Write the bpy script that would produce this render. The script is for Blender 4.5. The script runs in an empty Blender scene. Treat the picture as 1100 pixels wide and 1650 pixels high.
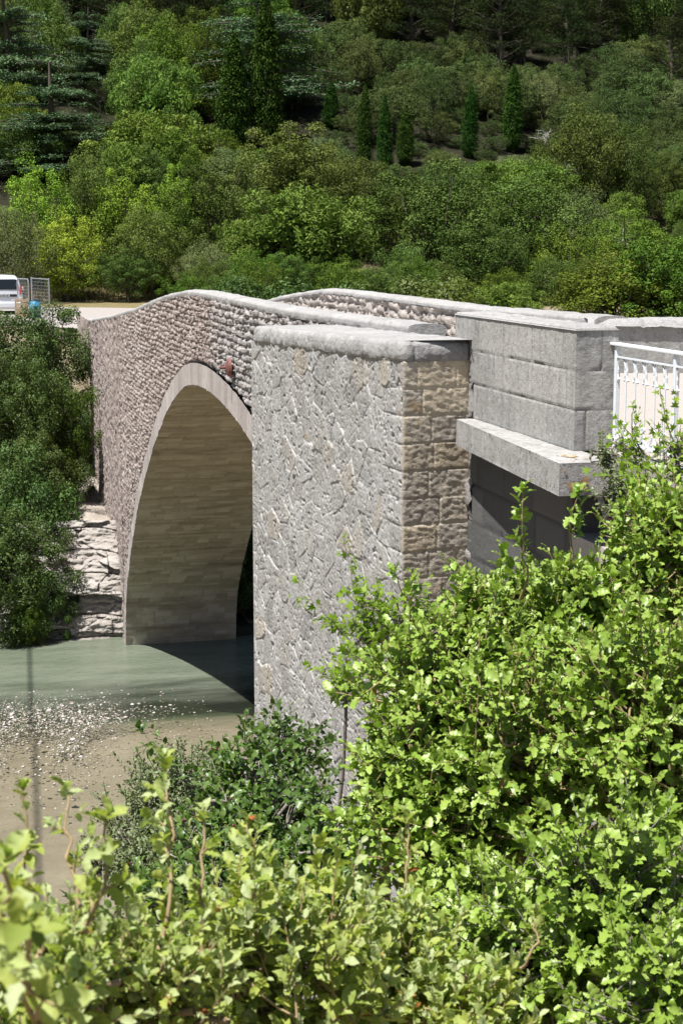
import bpy, math, random
import numpy as np
from math import radians, sin, cos, pi
random.seed(7); RNG = np.random.default_rng(7)
H = 12.35                      # eye height above the water, water surface at z = 0
sc = bpy.context.scene
COL = sc.collection
# ---------------------------------------------------------------- camera
F = 2590.0
PITCH = math.atan(427 / F)
YAW = math.atan(630 / (F * cos(PITCH) + 427 * sin(PITCH)))
cam = bpy.data.cameras.new('camera'); co = bpy.data.objects.new('camera', cam); COL.objects.link(co)
co.location = (0, 0, H); co.rotation_euler = (pi / 2 - PITCH, 0, -YAW)
cam.sensor_fit = 'VERTICAL'; cam.sensor_height = 36; cam.sensor_width = 24; cam.lens = F / 1650 * 36
cam.clip_start = 0.05; cam.clip_end = 2000
cam.dof.use_dof = True; cam.dof.focus_distance = 13.0; cam.dof.aperture_fstop = 16
sc.camera = co
# ---------------------------------------------------------------- sky and sun
SUNDIR = np.array([-0.36, -0.18, 1.0]); SUNDIR /= np.linalg.norm(SUNDIR)
ELEV = math.asin(SUNDIR[2]); AZ = math.atan2(SUNDIR[0], SUNDIR[1])
w = bpy.data.worlds.new('World'); sc.world = w; w.use_nodes = True
nt = w.node_tree; nt.nodes.clear()
sky = nt.nodes.new('ShaderNodeTexSky'); sky.sky_type = 'NISHITA'; sky.sun_disc = False
sky.sun_elevation = ELEV; sky.sun_rotation = AZ % (2 * pi); sky.air_density = 1.0; sky.dust_density = 1.2
bg = nt.nodes.new('ShaderNodeBackground'); bg.inputs['Strength'].default_value = 0.05
wo = nt.nodes.new('ShaderNodeOutputWorld')
nt.links.new(sky.outputs[0], bg.inputs[0]); nt.links.new(bg.outputs[0], wo.inputs[0])
sl = bpy.data.lights.new('sun', 'SUN'); sl.energy = 5.0; sl.angle = radians(0.53); sl.color = (1.0, 0.975, 0.94)
so = bpy.data.objects.new('sun', sl); COL.objects.link(so)
so.rotation_euler = (pi / 2 - ELEV, 0, pi - AZ) ; so.location = (-10, -10, 40)
sc.view_settings.view_transform = 'Standard'; sc.view_settings.look = 'None'
sc.view_settings.exposure = 0.82; sc.view_settings.gamma = 1
sc.cycles.max_bounces = 8; sc.cycles.diffuse_bounces = 1; sc.cycles.transparent_max_bounces = 12
sc.cycles.use_denoising = True
sc.cycles.caustics_reflective = False; sc.cycles.caustics_refractive = False

# ---------------------------------------------------------------- helpers: pixel of the photo -> place
cp, sp = cos(PITCH), sin(PITCH)
def ray(x, y):
    a = x - 550; b = 825 - y
    fw = F * cp + b * sp; up = b * cp - F * sp
    v = np.array([a * cos(YAW) + fw * sin(YAW), -a * sin(YAW) + fw * cos(YAW), up])
    return v / np.linalg.norm(v)
def atD(x, y, D):
    v = ray(x, y) * D; return v + np.array([0, 0, H])
def atY(x, y, Y):
    v = ray(x, y); v = v * Y / v[1]; return v + np.array([0, 0, H])
def atX(x, y, X):
    v = ray(x, y); v = v * X / v[0]; return v + np.array([0, 0, H])

# ---------------------------------------------------------------- helpers: numpy noise
def _h(ix, iy, seed):
    ix = ix.astype(np.int64); iy = iy.astype(np.int64)
    n = (ix * 374761393 + iy * 668265263 + seed * 1442695041) & 0x7fffffff
    n = ((n ^ (n >> 13)) * 1274126177) & 0x7fffffff
    n = (n ^ (n >> 16)) & 0xffffff
    return n / float(0xffffff)
def vn(x, y, seed=0):
    x = np.asarray(x, float); y = np.asarray(y, float)
    ix = np.floor(x); iy = np.floor(y); fx = x - ix; fy = y - iy
    fx = fx * fx * (3 - 2 * fx); fy = fy * fy * (3 - 2 * fy)
    a = _h(ix, iy, seed); b = _h(ix + 1, iy, seed); c = _h(ix, iy + 1, seed); d = _h(ix + 1, iy + 1, seed)
    return (a * (1 - fx) + b * fx) * (1 - fy) + (c * (1 - fx) + d * fx) * fy
def fbm(x, y, seed=0, oct=4):
    s = 0; a = .5; t = 0
    for k in range(oct):
        s = s + a * vn(x * 2 ** k, y * 2 ** k, seed + 17 * k); t += a; a *= .5
    return s / t - .5
def voro(x, y, seed=0, jit=.9):
    ix = np.floor(x); iy = np.floor(y)
    f1 = np.full(x.shape, 9.); f2 = np.full(x.shape, 9.); idr = np.zeros(x.shape)
    for dx in (-1, 0, 1):
        for dy in (-1, 0, 1):
            cx = ix + dx; cy = iy + dy
            px = cx + .5 + jit * (_h(cx, cy, seed) - .5); py = cy + .5 + jit * (_h(cx, cy, seed + 5) - .5)
            d = np.hypot(px - x, py - y)
            m = d < f1
            f2 = np.where(m, f1, np.minimum(f2, d)); idr = np.where(m, _h(cx, cy, seed + 9), idr); f1 = np.where(m, d, f1)
    return f1, f2, idr
def voro3(x, y, seed=0, jit=.9):
    ix = np.floor(x); iy = np.floor(y); f1 = np.full(x.shape, 9.); f2 = np.full(x.shape, 9.); idr = np.zeros(x.shape); tl = np.zeros(x.shape)
    for dx in (-1, 0, 1):
        for dy in (-1, 0, 1):
            cx = ix + dx; cy = iy + dy
            ox = cx + .5 + jit * (_h(cx, cy, seed) - .5) - x; oy = cy + .5 + jit * (_h(cx, cy, seed + 5) - .5) - y
            d = np.hypot(ox, oy); m = d < f1
            f2 = np.where(m, f1, np.minimum(f2, d)); idr = np.where(m, _h(cx, cy, seed + 9), idr); f1 = np.where(m, d, f1)
            tl = np.where(m, (_h(cx, cy, seed + 21) - .5) * ox + (_h(cx, cy, seed + 23) - .5) * oy, tl)
    return f1, f2, idr, tl
def sstep(a, b, x):
    t = np.clip((x - a) / (b - a), 0, 1); return t * t * (3 - 2 * t)

# ---------------------------------------------------------------- helpers: meshes and objects
def np_mesh(name, V, quads, attrs=None, smooth=True):
    me = bpy.data.meshes.new(name)
    V = np.asarray(V, dtype=np.float32); Q = np.asarray(quads, dtype=np.int32)
    k = Q.shape[1]
    me.vertices.add(len(V)); me.vertices.foreach_set('co', V.ravel())
    me.loops.add(Q.size); me.loops.foreach_set('vertex_index', Q.ravel())
    me.polygons.add(len(Q)); me.polygons.foreach_set('loop_start', np.arange(0, Q.size, k, dtype=np.int32))
    try: me.polygons.foreach_set('loop_total', np.full(len(Q), k, dtype=np.int32))
    except Exception: pass
    me.polygons.foreach_set('use_smooth', np.full(len(Q), smooth, dtype=bool))
    me.update(calc_edges=True)
    for n, a in (attrs or {}).items():
        at = me.attributes.new(n, 'FLOAT', 'POINT'); at.data.foreach_set('value', np.asarray(a, dtype=np.float32).ravel())
    return me
def link(name, me, mat=None, parent=None, loc=None):
    o = bpy.data.objects.new(name, me); COL.objects.link(o)
    if mat is not None and len(me.materials) == 0: me.materials.append(mat)
    if parent is not None: o.parent = parent
    if loc is not None: o.location = loc
    return o
def tag(o, label=None, cat=None, group=None, kind=None):
    if label: o['label'] = label
    if cat: o['category'] = cat
    if group: o['group'] = group
    if kind: o['kind'] = kind
    return o
def empty(name, loc, label, cat, group=None, rz=0):
    o = bpy.data.objects.new(name, None); COL.objects.link(o); o.location = loc; o.rotation_euler = (0, 0, rz)
    o.empty_display_size = .2
    return tag(o, label, cat, group)
def grid_faces(nu, nv, off=0):
    i, j = np.meshgrid(np.arange(nu - 1), np.arange(nv - 1), indexing='ij')
    a = (i * nv + j).ravel() + off
    return np.stack([a, a + nv, a + nv + 1, a + 1], 1)
class MB:
    """collects boxes, tubes and grids into one mesh (world coordinates)"""
    def __init__(s): s.v = []; s.f = []; s.n = 0; s.m = []
    def add(s, V, Fs):
        s.v.append(np.asarray(V, float)); s.f += [[i + s.n for i in q] for q in Fs]; s.n += len(V)
    def box(s, a, b, bev=0):
        x0, y0, z0 = a; x1, y1, z1 = b
        if bev <= 0:
            s.add([(x0,y0,z0),(x1,y0,z0),(x1,y1,z0),(x0,y1,z0),(x0,y0,z1),(x1,y0,z1),(x1,y1,z1),(x0,y1,z1)],
                  [(3,2,1,0),(4,5,6,7),(0,1,5,4),(1,2,6,5),(2,3,7,6),(3,0,4,7)]); return s
        e = bev; P = []
        for z, i in ((z0, e), (z0 + e, 0), (z1 - e, 0), (z1, e)):
            P += [(x0+i+e*(i==0),y0+i,z),(x1-i-e*(i==0),y0+i,z),(x1-i,y0+i+e*(i==0),z),(x1-i,y1-i-e*(i==0),z),(x1-i-e*(i==0),y1-i,z),(x0+i+e*(i==0),y1-i,z),(x0+i,y1-i-e*(i==0),z),(x0+i,y0+i+e*(i==0),z)]
        Fs = [tuple(reversed(range(8))), tuple(range(24, 32))]
        for r in range(3):
            for k in range(8):
                q = (k + 1) % 8; Fs.append((r*8+k, r*8+q, r*8+8+q, r*8+8+k))
        s.add(P, Fs); return s
    def tube(s, pts, rad, n=8, cap=True):
        pts = [np.asarray(p, float) for p in pts]
        if not hasattr(rad, '__len__'): rad = [rad] * len(pts)
        P = []; pn = None
        for i, p in enumerate(pts):
            t = pts[min(i + 1, len(pts) - 1)] - pts[max(i - 1, 0)]; t = t / (np.linalg.norm(t) + 1e-9)
            if pn is None:
                r = np.array([0, 0, 1.]) if abs(t[2]) < .9 else np.array([1., 0, 0]); pn = np.cross(t, r)
            pn = pn - t * pn.dot(t); pn /= np.linalg.norm(pn) + 1e-9; b = np.cross(t, pn)
            for k in range(n):
                a = 2 * pi * k / n; P.append(p + rad[i] * (cos(a) * pn + sin(a) * b))
        Fs = []
        for i in range(len(pts) - 1):
            for k in range(n):
                q = (k + 1) % n; Fs.append((i*n+k, i*n+q, (i+1)*n+q, (i+1)*n+k))
        if cap: Fs += [tuple(reversed(range(n))), tuple(range((len(pts)-1)*n, len(pts)*n))]
        s.add(P, Fs); return s
    def build(s, name, mat, parent=None, smooth=False):
        V = np.concatenate(s.v)
        if parent is not None:
            V = V - np.array(parent_world(parent))
        me = bpy.data.meshes.new(name); me.from_pydata(V.tolist(), [], s.f); me.update()
        if smooth:
            for p in me.polygons: p.use_smooth = True
        return link(name, me, mat, parent)
def parent_world(o):
    p = np.zeros(3)
    while o is not None:
        p = p + np.array(o.location); o = o.parent
    return p
def np_link(name, V, Q, mat, parent=None, attrs=None, smooth=True):
    V = np.asarray(V, float).reshape(-1, 3)
    if parent is not None: V = V - parent_world(parent)
    return link(name, np_mesh(name, V, Q, attrs, smooth), mat, parent)

# ---------------------------------------------------------------- materials
def new_mat(name):
    m = bpy.data.materials.new(name); m.use_nodes = True; t = m.node_tree; t.nodes.clear()
    out = t.nodes.new('ShaderNodeOutputMaterial'); return m, t, out
def N(t, ty, **kw):
    n = t.nodes.new(ty)
    for k, v in kw.items():
        if k in n.inputs: n.inputs[k].default_value = v
        else: setattr(n, k, v)
    return n
def ramp(t, stops, src=None):
    r = t.nodes.new('ShaderNodeValToRGB'); e = r.color_ramp.elements
    while len(e) > 1: e.remove(e[0])
    e[0].position = stops[0][0]; e[0].color = (*stops[0][1], 1)
    for p, c in stops[1:]:
        x = e.new(p); x.color = (*c, 1)
    if src is not None: t.links.new(src, r.inputs[0])
    return r.outputs[0]
def mix(t, fac, a, b, mode='MIX'):
    m = t.nodes.new('ShaderNodeMix'); m.data_type = 'RGBA'; m.blend_type = mode
    for i, v in ((0, fac), (6, a), (7, b)):
        if hasattr(v, 'is_linked') or hasattr(v, 'links'): t.links.new(v, m.inputs[i])
        else: m.inputs[i].default_value = v if i == 0 else (*v, 1)
    return m.outputs[2]
def attr(t, n):
    a = t.nodes.new('ShaderNodeAttribute'); a.attribute_name = n; return a.outputs['Fac']
def noise(t, scale, detail=4, rough=.6, vec=None, dist=0):
    n = N(t, 'ShaderNodeTexNoise', Scale=scale, Detail=detail, Roughness=rough, Distortion=dist)
    if vec is None:
        vec = t.nodes.new('ShaderNodeNewGeometry').outputs['Position']
    t.links.new(vec, n.inputs['Vector']); return n.outputs['Fac']
def math_n(t, op, a, b=0, clamp=False):
    m = t.nodes.new('ShaderNodeMath'); m.operation = op; m.use_clamp = clamp
    for i, v in ((0, a), (1, b)):
        if hasattr(v, 'links'): t.links.new(v, m.inputs[i])
        else: m.inputs[i].default_value = v
    return m.outputs[0]
def stone_mat(name, cols, mortar, grain=60, bump=.35, dist=.01, stain=None, lichen=0, big=1.1, grey=False, mottle=0, dark=(.10,.10,.095), streak=0):
    m, t, out = new_mat(name)
    b = N(t, 'ShaderNodeBsdfPrincipled', Roughness=.92); b.inputs['Specular IOR Level'].default_value = .15
    base = ramp(t, [(i / (len(cols) - 1), c) for i, c in enumerate(cols)], attr(t, 'rnd'))
    n1 = noise(t, big, 5, .7); n2 = noise(t, grain, 5, .75); n3 = noise(t, grain * .22, 4, .7)
    v = math_n(t, 'ADD', math_n(t, 'MULTIPLY', n1, .7), math_n(t, 'ADD', math_n(t, 'MULTIPLY', n2, .9), math_n(t, 'MULTIPLY', n3, .6)))
    k = ramp(t, [(.68, (.45, .45, .46)), (1.05 / 1.0 if False else .98, (1, 1, 1)), ], v)
    c = mix(t, 1.0, base, k, 'MULTIPLY')
    k2 = ramp(t, [(.52, (0, 0, 0)), (.66, (1, 1, 1))], noise(t, grain * .5, 6, .8))
    c = mix(t, math_n(t, 'MULTIPLY', k2, .35), c, tuple(min(1, x * 1.35) for x in cols[-1]))
    c = mix(t, attr(t, 'mort'), c, mortar)
    if mottle:    # black and pale crusts of lichen
        a_ = ramp(t, [(.53, (0, 0, 0)), (.62, (1, 1, 1))], noise(t, 13, 7, .78)); b2 = ramp(t, [(.55, (0, 0, 0)), (.62, (1, 1, 1))], noise(t, 8.5, 7, .75, dist=.3))
        c = mix(t, math_n(t, 'MULTIPLY', b2, mottle*.45), c, tuple(min(.62, x*1.6) for x in cols[-1])); c = mix(t, math_n(t, 'MULTIPLY', a_, mottle), c, dark)
    if streak:    # run-off stains
        g2 = t.nodes.new('ShaderNodeNewGeometry'); mp2 = t.nodes.new('ShaderNodeMapping'); mp2.inputs['Scale'].default_value = (5, 5, .9); t.links.new(g2.outputs['Position'], mp2.inputs['Vector'])
        a_ = ramp(t, [(.48, (0, 0, 0)), (.68, (1, 1, 1))], noise(t, 1.1, 6, .75, vec=mp2.outputs[0])); c = mix(t, math_n(t, 'MULTIPLY', a_, streak), c, (.15, .145, .13))
    if grey:      # the greyer rebuilt stretch of the wall nearer the pier
        g_ = t.nodes.new('ShaderNodeNewGeometry'); sx = t.nodes.new('ShaderNodeSeparateXYZ'); t.links.new(g_.outputs['Position'], sx.inputs[0])
        mr = t.nodes.new('ShaderNodeMapRange'); mr.inputs[1].default_value = 34; mr.inputs[2].default_value = 31
        t.links.new(math_n(t, 'ADD', sx.outputs[1], math_n(t, 'MULTIPLY', noise(t, .8, 3), 3)), mr.inputs[0])
        hs = t.nodes.new('ShaderNodeHueSaturation'); hs.inputs['Saturation'].default_value = .45; hs.inputs['Value'].default_value = .95; t.links.new(c, hs.inputs['Color'])
        c = mix(t, mr.outputs[0], c, hs.outputs[0])
    if stain:
        g_ = t.nodes.new('ShaderNodeNewGeometry'); mp = t.nodes.new('ShaderNodeMapping'); mp.inputs['Scale'].default_value = (.35, 1.6, 3.2); t.links.new(g_.outputs['Position'], mp.inputs['Vector'])
        s = ramp(t, [(.50, (0, 0, 0)), (.66, (1, 1, 1))], noise(t, .9, 6, .72, vec=mp.outputs[0], dist=.3))
        c = mix(t, math_n(t, 'MULTIPLY', s, .6), c, stain)
    if lichen:
        s = ramp(t, [(.69, (0, 0, 0)), (.74, (1, 1, 1))], noise(t, 1.9, 5, .6))
        c = mix(t, math_n(t, 'MULTIPLY', s, lichen), c, (.50, .27, .07))
    t.links.new(c, b.inputs['Base Color'])
    bp = N(t, 'ShaderNodeBump', Strength=bump, Distance=dist)
    hh = math_n(t, 'ADD', math_n(t, 'MULTIPLY', n2, 1.0), math_n(t, 'MULTIPLY', n3, 1.6))
    t.links.new(hh, bp.inputs['Height']); t.links.new(bp.outputs[0], b.inputs['Normal'])
    t.links.new(b.outputs[0], out.inputs[0]); return m
def plain_mat(name, col, rough=.5, metal=0, var=.12, scale=12, bump=0, spec=.5, coat=0):
    m, t, out = new_mat(name)
    b = N(t, 'ShaderNodeBsdfPrincipled', Roughness=rough, Metallic=metal); b.inputs['Specular IOR Level'].default_value = spec
    b.inputs['Coat Weight'].default_value = coat
    n = noise(t, scale, 5, .65)
    c = ramp(t, [(.3, tuple(x * (1 - var) for x in col)), (.7, tuple(min(1, x * (1 + var)) for x in col))], n)
    t.links.new(c, b.inputs['Base Color'])
    if bump:
        bp = N(t, 'ShaderNodeBump', Strength=bump, Distance=.01); t.links.new(n, bp.inputs['Height']); t.links.new(bp.outputs[0], b.inputs['Normal'])
    t.links.new(b.outputs[0], out.inputs[0]); return m
def leaf_mat(name, cols, rough=.45, trans=.3, tcol=None, objvar=.25, spec=.4):
    m, t, out = new_mat(name)
    b = N(t, 'ShaderNodeBsdfPrincipled', Roughness=rough); b.inputs['Specular IOR Level'].default_value = spec
    c = ramp(t, [(i / (len(cols) - 1), x) for i, x in enumerate(cols)], attr(t, 'rnd'))
    if objvar:
        oi = t.nodes.new('ShaderNodeObjectInfo')
        hs = t.nodes.new('ShaderNodeHueSaturation')
        t.links.new(c, hs.inputs['Color'])
        t.links.new(math_n(t, 'ADD', math_n(t, 'MULTIPLY', oi.outputs['Random'], objvar * 2), 1 - objvar), hs.inputs['Value'])
        f = math_n(t, 'FRACT', math_n(t, 'MULTIPLY', oi.outputs['Random'], 7.31))
        t.links.new(math_n(t, 'ADD', math_n(t, 'MULTIPLY', f, .05), .475), hs.inputs['Hue'])
        c = hs.outputs[0]
    t.links.new(c, b.inputs['Base Color'])
    tr = t.nodes.new('ShaderNodeBsdfTranslucent')
    tc = mix(t, 1, c, tcol or (1.3, 1.5, .6), 'MULTIPLY'); t.links.new(tc, tr.inputs['Color'])
    ms = N(t, 'ShaderNodeMixShader'); ms.inputs[0].default_value = trans
    t.links.new(b.outputs[0], ms.inputs[1]); t.links.new(tr.outputs[0], ms.inputs[2])
    t.links.new(ms.outputs[0], out.inputs[0]); return m

M = {}
M['spandrel'] = stone_mat('rubble_stone', [(.235,.18,.16),(.31,.25,.225),(.38,.315,.285),(.45,.39,.355)], (.26,.215,.19), grain=30, bump=1.0, dist=.03, big=.5, grey=True, mottle=.6)
M['ring'] = stone_mat('voussoir_stone', [(.32,.28,.26),(.39,.35,.325),(.46,.42,.395)], (.30,.26,.24), grain=34, bump=.5, mottle=.3, dark=(.16,.14,.13))
M['soffit'] = stone_mat('soffit_stone', [(.31,.265,.20),(.385,.335,.265),(.46,.405,.33)], (.30,.265,.21), grain=22, bump=.4, dist=.02, stain=(.13,.095,.055))
M['pier'] = stone_mat('grey_polygonal_stone', [(.30,.295,.285),(.40,.39,.375),(.33,.32,.30),(.43,.42,.41),(.36,.355,.345),(.40,.36,.30)], (.47,.46,.44), grain=48, bump=.8, dist=.012, lichen=.5, mottle=.62, streak=.35, dark=(.12,.12,.115))
M['pier_end'] = stone_mat('brown_coursed_stone', [(.46,.41,.34),(.54,.48,.39),(.57,.48,.35),(.50,.45,.375)], (.60,.52,.41), grain=44, bump=.7, dist=.012, lichen=.4, mottle=.45, streak=.4, dark=(.16,.145,.12))
M['coping'] = stone_mat('pale_coping_stone', [(.27,.265,.255),(.34,.33,.32),(.41,.40,.385)], (.22,.21,.20), grain=38, bump=.9, dist=.016, big=1.9, mottle=.5, dark=(.17,.165,.16))
M['ashlar'] = stone_mat('grey_ashlar', [(.31,.305,.29),(.36,.35,.33),(.41,.395,.37)], (.17,.17,.16), grain=64, bump=.8, dist=.010, big=1.6, streak=.4, mottle=.55, dark=(.14,.14,.135))
M['rightwall'] = stone_mat('inner_rubble', [(.30,.27,.24),(.40,.36,.33),(.5,.45,.41)], (.42,.37,.33), grain=34, bump=.8, dist=.03)
M['road'] = plain_mat('pale_road_gravel', (.33,.30,.275), .95, var=.12, scale=6, bump=.3, spec=.1)
M['deck'] = plain_mat('pale_deck', (.36,.325,.29), .95, var=.06, scale=9, bump=.2, spec=.1)
M['paint'] = plain_mat('white_paint', (.74,.77,.80), .4, var=.05)
M['girder'] = plain_mat('red_brown_steel', (.20,.085,.06), .6, var=.25)
M['bark'] = plain_mat('bark', (.12,.10,.08), .95, var=.4, scale=25, bump=.6, spec=.1)
M['twig'] = plain_mat('tan_twig', (.30,.22,.12), .8, var=.3, scale=40, spec=.2)
M['greytwig'] = plain_mat('grey_twig', (.24,.21,.18), .85, var=.3, scale=40, spec=.2)
M['deadwood'] = plain_mat('bleached_dead_wood', (.40,.38,.35), .9, var=.2, scale=20, spec=.1)

# leaf point attribute 'rnd' in 0..1 picks along each ramp
M['lf_oak'] = leaf_mat('oak_shrub_leaf', [(0.0825,0.136,0.0183),(0.1651,0.2628,0.0306),(0.2311,0.3353,0.051),(0.2971,0.3986,0.0816),(0.198,0.308,0.0357),(0.1403,0.2265,0.0306)], .42, .20, objvar=.0, spec=.5)
M['lf_young'] = leaf_mat('downy_young_leaf', [(0.135,0.1824,0.042),(0.2588,0.3192,0.06),(0.36,0.3991,0.084),(0.3713,0.4332,0.1319),(0.4275,0.4789,0.2518),(0.27,0.342,0.0719)], .6, .35, objvar=.0)
M['lf_dead'] = leaf_mat('dead_orange_leaf', [(.30,.09,.02),(.42,.17,.04),(.34,.22,.08)], .7, .2, (1.2,1,.8), objvar=0)
M['lf_dark'] = leaf_mat('buckthorn_leaf', [(0.0315,0.063,0.0135),(0.063,0.117,0.0225),(0.099,0.171,0.0315),(0.135,0.198,0.045)], .38, .25, objvar=0)
M['lf_grey'] = leaf_mat('grey_green_leaf', [(.09,.12,.045),(.15,.19,.08),(.22,.26,.12)], .5, .2, objvar=0)
M['lf_maple'] = leaf_mat('maple_leaf', [(0.11,0.189,0.02),(0.209,0.3255,0.03),(0.297,0.42,0.05)], .4, .4, objvar=0)
M['t_holm'] = leaf_mat('holm_oak_leaf', [(0.0444,0.0696,0.0137),(0.0792,0.1182,0.0228),(0.1186,0.1633,0.0382),(0.1582,0.2085,0.0572)], .7, .08, objvar=.22, spec=.06)
M['t_holmn'] = leaf_mat('dark_bank_oak_leaf', [(0.0328,0.057,0.0107),(0.0574,0.0931,0.0171),(0.0819,0.1295,0.0257),(0.1187,0.1708,0.0401)], .55, .1, objvar=.12, spec=.25)  # darker than the hillside oak leaf
M['t_green'] = leaf_mat('mid_green_leaf', [(0.0525,0.0909,0.012),(0.0936,0.1514,0.0198),(0.1402,0.202,0.0278)], .7, .08, objvar=.2, spec=.06)
M['t_yellow'] = leaf_mat('yellow_green_leaf', [(0.1284,0.1915,0.0231),(0.2182,0.3065,0.0349),(0.2955,0.3704,0.0523)], .7, .08, objvar=.15, spec=.06)
M['t_feather'] = leaf_mat('feathery_leaf', [(0.0676,0.1178,0.0184),(0.1239,0.1928,0.0322),(0.1801,0.2462,0.0552)], .7, .08, objvar=.1, spec=.06)
M['t_olive'] = leaf_mat('grey_olive_leaf', [(0.0939,0.1272,0.0433),(0.1564,0.1967,0.0735),(0.2295,0.272,0.1124)], .7, .08, objvar=.15, spec=.06)
M['t_cypress'] = leaf_mat('cypress_leaf', [(0.0211,0.0531,0.009),(0.0371,0.0885,0.0133),(0.0632,0.1265,0.0179)], .7, .08, objvar=.12, spec=.06)
M['t_cedar'] = leaf_mat('blue_cedar_needle', [(0.0634,0.112,0.0505),(0.1267,0.196,0.0959),(0.2218,0.294,0.1615)], .7, .08, objvar=.15, spec=.06)
M['t_pine'] = leaf_mat('pine_needle', [(0.0173,0.0275,0.0087),(0.031,0.0448,0.0129),(0.0516,0.0654,0.0206)], .7, .08, objvar=.25, spec=.06)
M['t_scrub'] = leaf_mat('scrub_leaf', [(0.0537,0.0781,0.0235),(0.0808,0.1144,0.0331),(0.1166,0.1562,0.048)], .7, .08, objvar=.3, spec=.06)

# ---------------------------------------------------------------- the ground, one sheet
def interp(v, pts):
    return np.interp(v, [p[0] for p in pts], [p[1] for p in pts])
NEAR = [(-30,-1.66),(1.0,-1.7),(2.2,-2.7),(6,-4.6),(12,-8.0),(19,-11.7),(22,-12.45),(40,-12.6),(43,-12.95),(46,-13.7),(50.2,-14.2)]
FARL = [(50.2,-14.2),(50.32,-12.9),(50.45,-12.6),(51.5,-12.3),(52.3,-11.2),(53.0,-9.6),(54.5,-9.1),(60,-8.4),(62.5,-6.2),(65.5,-3.6),(68,-3.32),(96,-3.2),(99,-2.7),(103,-2.2),(120,3.3),(160,17.8),(220,39),(300,66),(520,125)]
def gz(x, y, detail=True):
    x = np.asarray(x, float); y = np.asarray(y, float)
    yy = y + 0.9 * fbm(x * .25, x * 0 + 3.1, 3, 3) * (np.abs(y - 50) < 14)
    z = np.where(y < 50.2, interp(y, NEAR), interp(yy, FARL))
    z = np.where((y >= 49) & (yy < 50.2), -14.1, z)
    far = sstep(105, 130, y)
    z = z + far * 3.0 * fbm(x * .03, y * .03, 11, 4) + sstep(225, 300, y) * 10 * fbm(x * .02, y * .02, 5, 3)
    bank = sstep(50.4, 51.5, yy) * (1 - sstep(64, 67, y)); z = z + bank * (0.9 * fbm(x * .8, y * .8, 21, 4))
    nb = sstep(1.5, 4, y) * (1 - sstep(18, 22, y)); z = z + nb * .5 * fbm(x * .7, y * .7, 31, 4)
    # rock ledges on the far bank
    led = sstep(51, 52, yy) * (1 - sstep(58, 61, yy))
    z = z + led * .35 * (np.floor(z * 1.4) / 1.4 - z)
    return z + H
gx = np.concatenate([np.arange(-260, -12, 6.), np.arange(-12, -1, .5), np.arange(-1, 9, .14), np.arange(9, 40, .8), np.arange(40, 330, 6.)])
gy = np.concatenate([np.arange(-40, 1, 2.), np.arange(1, 22, .3), np.arange(22, 49, .8), np.arange(49, 67, .12), np.arange(67, 108, 1.), np.arange(108, 240, 2.5), np.arange(240, 521, 10.)])
GX, GY = np.meshgrid(gx, gy, indexing='ij')
GV = np.stack([GX, GY, gz(GX, GY)], -1).reshape(-1, 3)
def ground_mat():
    m, t, out = new_mat('ground')
    b = N(t, 'ShaderNodeBsdfPrincipled', Roughness=.95); b.inputs['Specular IOR Level'].default_value = .1
    g = t.nodes.new('ShaderNodeNewGeometry'); sx = t.nodes.new('ShaderNodeSeparateXYZ'); t.links.new(g.outputs['Position'], sx.inputs[0])
    y, z = sx.outputs[1], sx.outputs[2]
    n1 = noise(t, .9, 6, .65); n2 = noise(t, 9, 6, .7); n3 = noise(t, 40, 3, .7)
    bed = ramp(t, [(.25,(.17,.135,.105)),(.5,(.29,.24,.19)),(.75,(.40,.34,.28))], math_n(t, 'ADD', math_n(t,'MULTIPLY',n1,.5), math_n(t,'MULTIPLY',n3,.5)))
    silt = ramp(t, [(.3,(.075,.10,.055)),(.7,(.11,.135,.075))], n1)
    deep = math_n(t, 'MULTIPLY_ADD', z, -2.4, True); 
    dn = deep.node; dn.inputs[2].default_value = -.95; 
    bed = mix(t, deep, bed, silt)
    rock = ramp(t, [(.3,(.15,.12,.095)),(.48,(.33,.285,.24)),(.58,(.44,.39,.34)),(.75,(.50,.46,.42))], math_n(t,'ADD',math_n(t,'MULTIPLY',n1,.5),math_n(t,'MULTIPLY',n2,.5)))
    soil = ramp(t, [(.3,(.13,.10,.065)),(.55,(.27,.22,.15)),(.75,(.38,.33,.24))], math_n(t,'ADD',math_n(t,'MULTIPLY',n2,.6),math_n(t,'MULTIPLY',n3,.4)))
    dry = ramp(t, [(.3,(.09,.085,.035)),(.5,(.22,.175,.09)),(.7,(.12,.125,.045))], math_n(t,'ADD',math_n(t,'MULTIPLY',n1,.7),math_n(t,'MULTIPLY',n3,.3)))
    flo = ramp(t, [(.3,(.012,.014,.007)),(.55,(.028,.027,.015)),(.75,(.06,.052,.033))], n2)
    def step(v, a, bb):
        mr = t.nodes.new('ShaderNodeMapRange'); t.links.new(v, mr.inputs[0]); mr.inputs[1].default_value = a; mr.inputs[2].default_value = bb; return mr.outputs[0]
    c = mix(t, step(y, 22, 23), soil, bed)
    c = mix(t, step(y, 50.1, 50.3), c, rock)
    c = mix(t, math_n(t, 'MULTIPLY', step(y, 43, 44), step(z, .02, -.25)), c, silt)
    c = mix(t, step(y, 60, 63), c, soil)
    c = mix(t, step(y, 84, 87), c, dry)
    c = mix(t, step(y, 103, 108), c, flo)
    t.links.new(c, b.inputs['Base Color'])
    bp = N(t, 'ShaderNodeBump', Strength=.8, Distance=.05)
    t.links.new(math_n(t,'ADD',n2,math_n(t,'MULTIPLY',n3,.5)), bp.inputs['Height']); t.links.new(bp.outputs[0], b.inputs['Normal'])
    t.links.new(b.outputs[0], out.inputs[0]); return m
M['ground'] = ground_mat()
g = np_link('ground', GV, grid_faces(len(gx), len(gy)), M['ground']); tag(g, kind='structure')

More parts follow.
